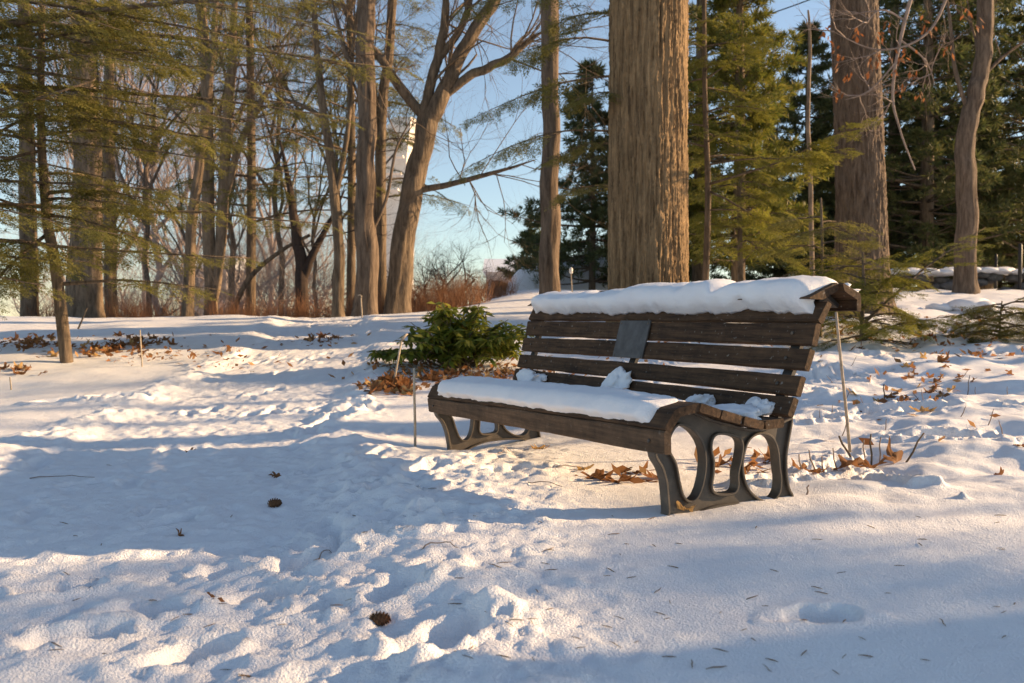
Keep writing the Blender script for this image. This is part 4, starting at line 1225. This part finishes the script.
# ------------------------------------------------------------------ far things: tower, house, snow bank, wall, posts, cable
def tower():
    Y = 300.0
    b = at(372, 330, Y); b[2] = -1
    t = thing('leaning_tower', 'pale tower leaning behind the bare trunks in the distance', 'tower', tuple(b))
    mb = MB(); secs = []
    for px, py, wd in [(364, 325, 44), (368, 270, 40), (373, 220, 37), (381, 165, 32), (389, 128, 27), (395, 119, 20)]:
        c = at(px + wd / 2, py, Y) - b; h = wd * Y / F / 2
        secs.append([c + (-h, -h * .8, 0), c + (h * .7, -h, 0), c + (h * 1.2, h * .6, 0), c + (-h * .8, h, 0)])
    V = np.concatenate(secs); n = len(secs); Fs = []
    for i in range(n - 1):
        for j in range(4): Fs.append((i * 4 + j, i * 4 + (j + 1) % 4, i * 4 + 4 + (j + 1) % 4, i * 4 + 4 + j))
    Fs.append(tuple((n - 1) * 4 + j for j in range(4)))
    mb.add(V, Fs); mb.build('shaft', M['tower'], t, False)
    for k in range(1, 5):
        u = k / 5; c = at(384 + 12 * u + 8, 210 - 80 * u, Y) - b
        m2 = MB(); m2.box(c + (0, -9.6, 0), (5.5, 4.0, .7)); m2.build('ledge', M['tower'], t, False)
tower()
def house(label, px0, px1, py0, py1, Y, m, roof_rise, loc_seed):
    a = at(px0, py1, Y); c = at(px1, py0, Y); z0 = -1.2
    b = np.array([(a[0] + c[0]) / 2, Y + 4, z0]); W = c[0] - a[0]; H = c[2] - z0
    t = thing('house', label, 'building', tuple(b))
    mb = MB(); mb.box((0, 0, H / 2), (W, 8, H)); mb.build('wall', M[m], t, False)
    r = MB(); rr = roof_rise
    r.add([(-W / 2 - .3, -4.3, H), (W / 2 + .3, -4.3, H), (W / 2 + .3, 4.3, H), (-W / 2 - .3, 4.3, H), (-W / 2 - .3, 0, H + rr), (W / 2 + .3, 0, H + rr)], [(0, 1, 5, 4), (2, 3, 4, 5), (0, 4, 3), (1, 2, 5), (0, 3, 2, 1)])
    r.build('roof', M['snow'], t, False)
    n = max(2, int(W / 3))
    for i in range(n):
        for zz in (H - 1.6, H - 4.4):
            wm = MB(); wm.box((-W / 2 + (i + .5) * W / n, -4.02, zz), (1.1, .1, 1.5)); wm.build('window', M['glass'], t, False)
house('pale sunlit house far off in the gap left of the slim grey trunk', 486, 528, 272, 300, 85, 'house', 1.6, 1)
house('pale house glimpsed through the thicket beyond the snow crest', 180, 226, 268, 300, 70, 'house', 1.4, 2)
def bank():
    mb = MB(); rg = np.random.default_rng(131)
    b = at(590, 285, 30); b[2] = gz(b[0], 30)
    nx_, ny_ = 60, 16; V = []
    for i in range(nx_):
        for j in range(ny_):
            u = i / (nx_ - 1) * 2 - 1; v = j / (ny_ - 1) * 2 - 1
            h = 1.55 * max(0, 1 - u * u) ** .35 * max(0, 1 - v * v) ** .5 * (1 + .25 * float(vnoise2(u * 5, v * 2, 9)))
            V.append((u * 3.0, v * 2.2, h - .1))
    mb.add(V, [(i * ny_ + j, (i + 1) * ny_ + j, (i + 1) * ny_ + j + 1, i * ny_ + j + 1) for i in range(nx_ - 1) for j in range(ny_ - 1)])
    o = mb.build('snow_bank', M['snow']); o.location = b
    tag(o, 'heaped bank of snow seen between the slim grey trunk and the oak', 'snow')
bank()
def rock(mb, c, size, seed):
    bm = bmesh.new(); bmesh.ops.create_icosphere(bm, subdivisions=3, radius=1)
    V = np.array([tuple(v.co) for v in bm.verts]); fs = [tuple(v.index for v in f.verts) for f in bm.faces]; bm.free()
    r = 1 + .5 * fbm2(V[:, 0] * 1.1 + V[:, 2] + seed * 3.1, V[:, 1] * 1.2 - V[:, 2] * .6, seed, 2)
    mb.add(V * r[:, None] * np.array(size) + np.array(c), fs)
def stone_wall():
    b = at(990, 275, 20.5); b[2] = gz(b[0], 20.5)
    t = thing('stone_wall', 'low dry stone wall under snow beside the bent tree', 'wall', tuple(b))
    mb = MB(); ms = MB(); rg = np.random.default_rng(141)
    for k in range(46):
        x = -2.2 + 5.2 * rg.random(); z = rg.uniform(0, .42)
        rock(mb, (x, rg.normal(0, .1), z), (rg.uniform(.12, .26), .18, rg.uniform(.08, .14)), k)
    mb.build('stones', M['stone'], t)
    for k in range(16): rock(ms, (-2.2 + k * .35, rg.normal(0, .06), .5 + rg.normal(0, .03)), (.28, .28, .09), 60 + k)
    ms.build('snow_cap', M['snow'], t)
stone_wall()
for k, (px, py, Y, sz, lab) in enumerate([(968, 293, 14.5, (.36, .3, .16), 'snow capped boulder on the slope in front of the bent tree'), (985, 296, 14.3, (.2, .2, .12), 'smaller snow capped boulder next to the larger one on the slope'), (940, 292, 14.6, (.25, .2, .09), 'flat snowy boulder left of the two rounded ones on the slope')]):
    p = at(px, py, Y); mb = MB(); rock(mb, (0, 0, 0), sz, 80 + k); o = mb.build('boulder', M['snow']); o.location = (p[0], Y, gz(p[0], Y) + .06); tag(o, lab, 'boulder')
def fence_post(px, py, Y, label, h):
    p = at(px, py, Y); p[2] = gz(p[0], Y)
    mb = MB(); mb.tube([(0, 0, -.2), (0, 0, h * .5), (0, 0, h - .04), (0, 0, h)], [.045, .045, .045, .02], 8)
    o = mb.build('fence_post', M['pole']); o.location = p; tag(o, label, 'post')
fence_post(1020, 270, 20, 'dark metal post at the right edge by the low stone wall', 1.1)
fence_post(996, 262, 26, 'dark post in the shade of the pines beyond the low stone wall', 1.2)
def cable():
    a = at(690, 36, 30); c = at(900, -40, 30); u = np.linspace(0, 1, 24)[:, None]
    P = a + (c - a) * u; P[:, 2] -= .25 * np.sin(math.pi * u[:, 0])
    mb = MB(); mb.tube(P - P[0], [.022] * 24, 5); o = mb.build('overhead_cable', M['cable']); o.location = P[0]
    tag(o, 'dark cable strung across the patch of sky above the spruce tip', 'cable')
cable()

# ------------------------------------------------------------------ dry leaves, cones, twigs on the snow
def leaf_mesh(seed):
    rg = np.random.default_rng(seed)
    n = 44; a = np.linspace(0, 2 * math.pi, n, endpoint=False)
    r = .5 * (1 + .34 * np.cos(5 * a) + .12 * np.cos(11 * a + 1) + .05 * rg.normal(0, 1, n)); r *= np.where(np.abs(a - math.pi) < .35, .75, 1)
    o_ = np.stack([r * np.cos(a) * 1.25, r * np.sin(a) * .85], 1)
    V = [np.array([0, 0, 0])]; 
    k1, k2, k3 = rg.uniform(.2, 1.3), rg.uniform(-.8, .9), rg.uniform(-.5, .8)
    hz = lambda x, y: k1 * y * y + k2 * x * x * .6 + k3 * x * y + .10 * math.sin(9 * x + 4 * y)
    for f_ in (.5, 1.0):
        for p_ in o_: V.append(np.array([p_[0] * f_, p_[1] * f_, hz(*(p_ * f_))]))
    Fs = [(0, 1 + j, 1 + (j + 1) % n) for j in range(n)] + [(1 + j, 1 + n + j, 1 + n + (j + 1) % n, 1 + (j + 1) % n) for j in range(n)]
    s0 = len(V); V += [np.array([-.55, -.012, .02]), np.array([-.55, .012, .02]), np.array([-.95, 0, .12])]; Fs.append((s0, s0 + 1, s0 + 2))
    me = bpy.data.meshes.new('dry_leaf'); V = np.array(V); V[:, 2] -= V[:, 2].min()
    me.from_pydata(V.tolist(), [], Fs); me.update()
    me.polygons.foreach_set('use_smooth', np.ones(len(me.polygons), bool))
    return me
LEAVES = [leaf_mesh(150 + k) for k in range(7)]; LEAVES_P = [leaf_mesh(170 + k) for k in range(2)]
for l in LEAVES: l.materials.append(M['dry_leaf'])
for l in LEAVES_P: l.materials.append(M['pale_leaf'])
LM = np.array([[v.co[:] for v in l.vertices] for l in LEAVES[:1]])
rgl = np.random.default_rng(160)
def leaf(px, py, size, label, group=None, pale=False, lift=.0, Y=None, steep=.35):
    p = gfoot(px, py) if Y is None else at(px, py, Y)
    o = bpy.data.objects.new('dry_leaf', (LEAVES_P if pale else LEAVES)[int(rgl.integers(0, 2 if pale else 7))]); C.objects.link(o)
    o.location = p + np.array([0, 0, lift - .004]); o.scale = (size,) * 3
    o.rotation_euler = (rgl.normal(0, steep), rgl.normal(0, steep), rgl.uniform(0, 6.28))
    return tag(o, label, 'leaf', group)
for px, py, sz, lab, pale in [
    (686, 515, .085, 'cream coloured oak leaf lying against the front foot of the bench', True),
    (895, 457, .13, 'big curled brown leaf caught among cut stalks right of the bench', False),
    (868, 462, .13, 'orange brown leaf flattened beside the tall stake foot', False),
    (852, 468, .12, 'crumpled brown leaf just below the tall stake foot', False),
    (942, 441, .12, 'flat rust brown leaf lying alone right of the cut stalks', False),
    (900, 409, .09, 'upright rust leaf on the right bank above the cut stalks', False), (915, 408, .08, 'half buried tawny leaf beside the upright rust leaf', False), (908, 402, .08, 'rust leaf behind the upright one on the right bank', False),
    (922, 421, .10, 'tan leaf below the cluster of three on the right bank', True),
    (941, 367, .13, 'orange leaf lying high on the right bank', False), (928, 388, .08, 'brown leaf in a dent below the orange one on the bank', False), (897, 387, .08, 'tawny leaf left of the dent on the right bank', True),
    (224, 589, .045, 'small curled tan leaf on the trodden snow in the foreground', False), (212, 592, .04, 'brown scrap of leaf beside the small curled tan leaf', False),
    (180, 525, .05, 'narrow dark leaf lying in the bench shadow on the path', False), (190, 443, .05, 'dark leaf at the sunny edge of the path', False), (275, 468, .05, 'tiny dark leaf on the shaded path', False), (528, 508, .0, '', False),
    (620, 482, .11, 'brown leaf under the bench, nearest of those on the snow', False), (598, 478, .10, 'tan leaf under the bench close to the nearest one', False), (640, 471, .10, 'rust leaf under the bench behind the front foot', False), (660, 476, .09, 'brown leaf seen through the front opening of the end frame', False),
    (585, 470, .08, 'pale curled leaf under the middle of the bench', True), (720, 462, .10, 'orange leaf seen through the middle opening of the end frame', False), (770, 455, .12, 'orange leaf standing up behind the rear opening of the end frame', False), (742, 462, .09, 'brown leaf seen low through the rear opening of the end frame', False),
    (800, 470, .10, 'dark leaf at the rear foot of the bench', False), (816, 474, .08, 'orange leaf just right of the rear foot of the bench', False), (828, 462, .08, 'brown leaf between the rear foot and the tall stake', False),
    (487, 452, .07, 'pale leaf lying at the far end frame of the bench', True), (540, 445, .07, 'tan leaf under the far half of the bench', True),
    (1000, 470, .05, 'dark scrap of leaf at the right edge of the snow', False), (1020, 455, .05, 'black bud scale at the right edge', False)]:
    if sz: leaf(px, py, sz, lab, None, pale)

for cx, cy, sx, sy, n, sz, lab, grp in [
    (392, 388, 22, 9, 40, .11, 'rust brown oak leaf in the pile by the two pale stakes', 'oak leaves piled by the two pale stakes'),
    (440, 378, 45, 7, 34, .09, 'brown leaf in the litter under the evergreen shrub', 'leaves under the evergreen shrub'),
    (500, 384, 22, 8, 20, .09, 'brown leaf between the shrub and the bench back', 'leaves between the shrub and the bench'),
    (100, 352, 36, 5, 26, .10, 'curled brown leaf scattered round the foot of the sapling', 'leaves round the foot of the sapling'),
    (35, 345, 28, 5, 22, .10, 'brown leaf in the drift left of the sapling', 'leaves in the drift left of the sapling'),
    (140, 345, 30, 6, 22, .10, 'brown leaf on the slope right of the sapling', 'leaves on the slope right of the sapling'),
    (20, 372, 18, 5, 10, .09, 'brown leaf near the short pale peg', 'leaves near the short pale peg'),
    (320, 336, 20, 3, 8, .10, 'dark leaf beside the far bend of the path', 'leaves beside the far bend of the path'),
    (880, 335, 70, 9, 24, .10, 'brown leaf under the low bushy hemlock', 'leaves under the low bushy hemlock'),
    (930, 385, 70, 34, 34, .07, 'small brown leaf scattered on the sunny right bank', 'small leaves on the right bank')]:
    for k in range(n):
        leaf(cx + rgl.normal(0, sx * .55), cy + rgl.normal(0, sy * .55), sz * rgl.uniform(.6, 1.15), lab, grp, rgl.random() < .12, .01, None, .6)

def litter(name, label, patches, seed):
    rg = np.random.default_rng(seed); P = []; 
    for cx, cy, sx, sy, n in patches:
        for k in range(n):
            p = pix_ground(cx + rg.normal(0, sx), cy + rg.normal(0, sy)); P.append((p[0], p[1], gz(p[0], p[1]) + rg.uniform(.004, .03)))
    P = np.array(P); n = len(P); c = P[0].copy()
    D = np.stack([rg.normal(0, 1, n), rg.normal(0, 1, n), rg.normal(.1, .5, n)], 1)
    q_ = leafquad(P - c, D, np.tile([0, 0, 1.0], (n, 1)) + rg.normal(0, .6, (n, 3)), rg.uniform(.04, .10, n), rg.uniform(.025, .055, n))
    o = quads_mesh(name, q_, M['dry_leaf']); o.location = c
    tag(o, label, 'litter', None, 'stuff')
litter('leaf_litter', 'broken brown leaf litter strewn under and beside the evergreen shrub', [(440, 372, 40, 7, 260), (392, 388, 14, 6, 150), (505, 378, 18, 8, 160), (540, 372, 30, 6, 60), (660, 352, 60, 8, 120)], 201)
litter('leaf_litter', 'scraps of brown leaf litter around the foot of the sapling', [(110, 352, 40, 5, 120), (30, 346, 24, 4, 80), (210, 358, 40, 6, 90), (320, 338, 24, 3, 40)], 202)
litter('leaf_litter', 'scraps of brown leaf litter on the right bank and under the bench', [(880, 335, 60, 8, 130), (960, 345, 40, 14, 110), (900, 400, 60, 24, 60), (620, 478, 22, 5, 14), (740, 462, 25, 5, 30)], 203)

def cone(px, py, ln, label, az):
    p = gfoot(px, py); t = thing('pine_cone', label, 'pine cone', tuple(p + np.array([0, 0, ln * .25])), az)
    mb = MB(); n = 60
    mb.tube([(-ln / 2, 0, 0), (-ln * .3, 0, 0), (0, 0, 0), (ln * .35, 0, 0), (ln / 2, 0, 0)], np.array([.1, .26, .28, .18, .04]) * ln, 10); core = mb.build('core', M['cone'], t)
    ms = MB()
    for k in range(n):
        u = (k + .5) / n; a = k * 2.39996; r = ln * (.16 + .20 * math.sin(math.pi * min(1, u * .9 + .12))); x = -ln / 2 + u * ln * .96
        c = np.array([x, r * math.cos(a), r * math.sin(a)]); out = np.array([.55, math.cos(a), math.sin(a)]); out /= np.linalg.norm(out); sd = np.cross(out, [1, 0, 0]); sd /= np.linalg.norm(sd); s_ = ln * .13
        nn = np.cross(sd, out)
        ms.add([c - out * s_ - sd * s_ * .5, c - out * s_ + sd * s_ * .5, c + out * s_ * .2 + sd * s_ * .75, c + out * s_ * .5, c + out * s_ * .2 - sd * s_ * .75, c - out * s_ * .3 + nn * s_ * .4], [(0, 1, 2, 3, 4), (0, 5, 1), (1, 5, 2), (2, 5, 3), (3, 5, 4), (4, 5, 0)])
    ms.build('scales', M['cone'], t, False)
cone(380, 618, .052, 'brown pine cone lying on the snow in the foreground', .4)
cone(275, 498, .055, 'pine cone lying in the bench shadow on the path', .7)

# cut stalks and twigs
def stalk(px, py, dx, dy, r, label, cat='stalk', m='dark_twig', name='cut_stalk'):
    f = gfoot(px, py); e = at(px + dx, py + dy, f[1]); d = e - f
    mb = MB(); mb.tube([-.05 * unit(d), d * .35 + (.004, 0, 0), d * .7 + (-.003, .004, 0), d], [r, r * .95, r * .85, r * .7], 6)
    o = mb.build(name, M['brown_bark'] if r > .0045 else M['twig']); o.location = f; tag(o, label, cat)
for a in [(853, 463, -14, -27, .006, 'thickest cut stalk, leaning left at the tall stake foot'), (906, 459, 18, -26, .005, 'long cut stalk leaning right out of the big curled leaf'), (871, 458, 0, -24, .005, 'upright cut stalk behind the big curled leaf'), (879, 457, 2, -20, .004, 'upright cut stalk, second behind the big curled leaf'), (864, 456, 0, -16, .004, 'short cut stalk between the thickest and the upright one'),
          (816, 472, -7, -22, .004, 'thin stalk leaning left near the rear foot of the bench'), (803, 474, -4, -20, .004, 'thin stalk closest to the rear foot of the bench'), (839, 462, -6, -14, .004, 'short stalk just left of the thickest one'), (826, 465, -4, -9, .004, 'stub of a stalk between the bench and the tall stake'),
          (884, 396, 0, -12, .005, 'stalk stub standing on the right bank'), (967, 391, 3, -16, .004, 'thin stalk high on the right bank'), (806, 497, 3, -12, .004, 'bent stalk at the rear foot of the bench'), (78, 330, 9, -22, .012, 'crooked bare shoot right of the sapling'), (390, 372, 0, -10, .005, 'little stub in the leaf pile')]:
    stalk(*a)
for k in range(20):
    px, py = rgl.uniform(800, 1015), rgl.uniform(335, 440)
    f_ = gfoot(px, py); mb = MB(); d_ = np.array([rgl.normal(0, .03), rgl.normal(0, .03), rgl.uniform(.05, .12)])
    mb.tube([-d_ * .3, d_ * .4 + (.004, 0, 0), d_ * .75, d_], [.0032, .003, .0025, .0016], 5)
    o = mb.build('dry_stalk', M['twig']); o.location = f_; tag(o, 'thin dry stalk poking out of the snow on the right bank', 'stalk', 'dry stalks on the right bank')
f = gfoot(418, 372)
mb = MB(); A_ = [at(415, 372, f[1]), at(420, 362, f[1]), at(430, 352, f[1]), at(441, 344, f[1])]
mb.tube(np.array(A_) - A_[0], [.004, .004, .003, .002], 5); o = mb.build('arched_twig', M['twig']); o.location = A_[0]; tag(o, 'thin twig arching up from the top of the upright stake by the shrub', 'twig')
for px, py, ln, az, lab in [(62, 471, .30, .1, 'long thin twig lying on the shaded path at the left'), (545, 487, .16, -.4, 'curved twig lying on the snow in front of the bench'), (505, 452, .14, 1.0, 'thin twig lying under the far half of the bench'), (570, 470, .18, .3, 'forked twig under the middle of the bench'), (320, 552, .10, 1.0, 'short twig on the trodden snow below the path'), (440, 560, .12, .2, 'thin twig on the snow left of the front foot')]:
    f = gfoot(px, py); mb = MB(); u = np.linspace(0, 1, 9)
    xs = f[0] + (u - .5) * ln * math.cos(az); ys = f[1] + (u - .5) * ln * math.sin(az) + .02 * np.sin(3 * u)
    zs_ = ground_height(xs, ys) + .003 + .012 * np.sin(math.pi * u)
    mb.tube(np.stack([xs, ys, zs_], 1) - f, np.linspace(.0028, .0014, 9), 5); o = mb.build('twig', M['twig']); o.location = f; tag(o, lab, 'twig')
bits = []
for k in range(4):
    mb = MB(); L = .014 + .0025 * k
    mb.tube([(-L, 0, .001), (-L * .3, .0006 * (k - 1), .002), (L * .4, -.0005 * k, .002), (L, .0008, .001)], [.0006, .0013, .0013, .0005], 5)
    o = mb.build('needle_fragment', M['twig_bit']); bits.append(o)
rgb_ = np.random.default_rng(180)
for k in range(120):
    if k < 80: px, py = rgb_.uniform(440, 1020), 683 - 170 * rgb_.random() ** 1.2
    else: px, py = rgb_.uniform(5, 560), rgb_.uniform(455, 680)
    p = gfoot(px, py)
    o = bits[k] if k < 4 else bits[k % 4].copy()
    if k >= 4: C.objects.link(o)
    o.location = p + np.array([0, 0, .0015]); o.rotation_euler = (rgb_.normal(0, .12), rgb_.normal(0, .12), rgb_.normal(0, .9)); o.scale = (rgb_.uniform(.6, 1.2),) * 3
    tag(o, 'tiny brown needle fragment dropped on the snow', 'needle', 'needle fragments scattered on the snow')
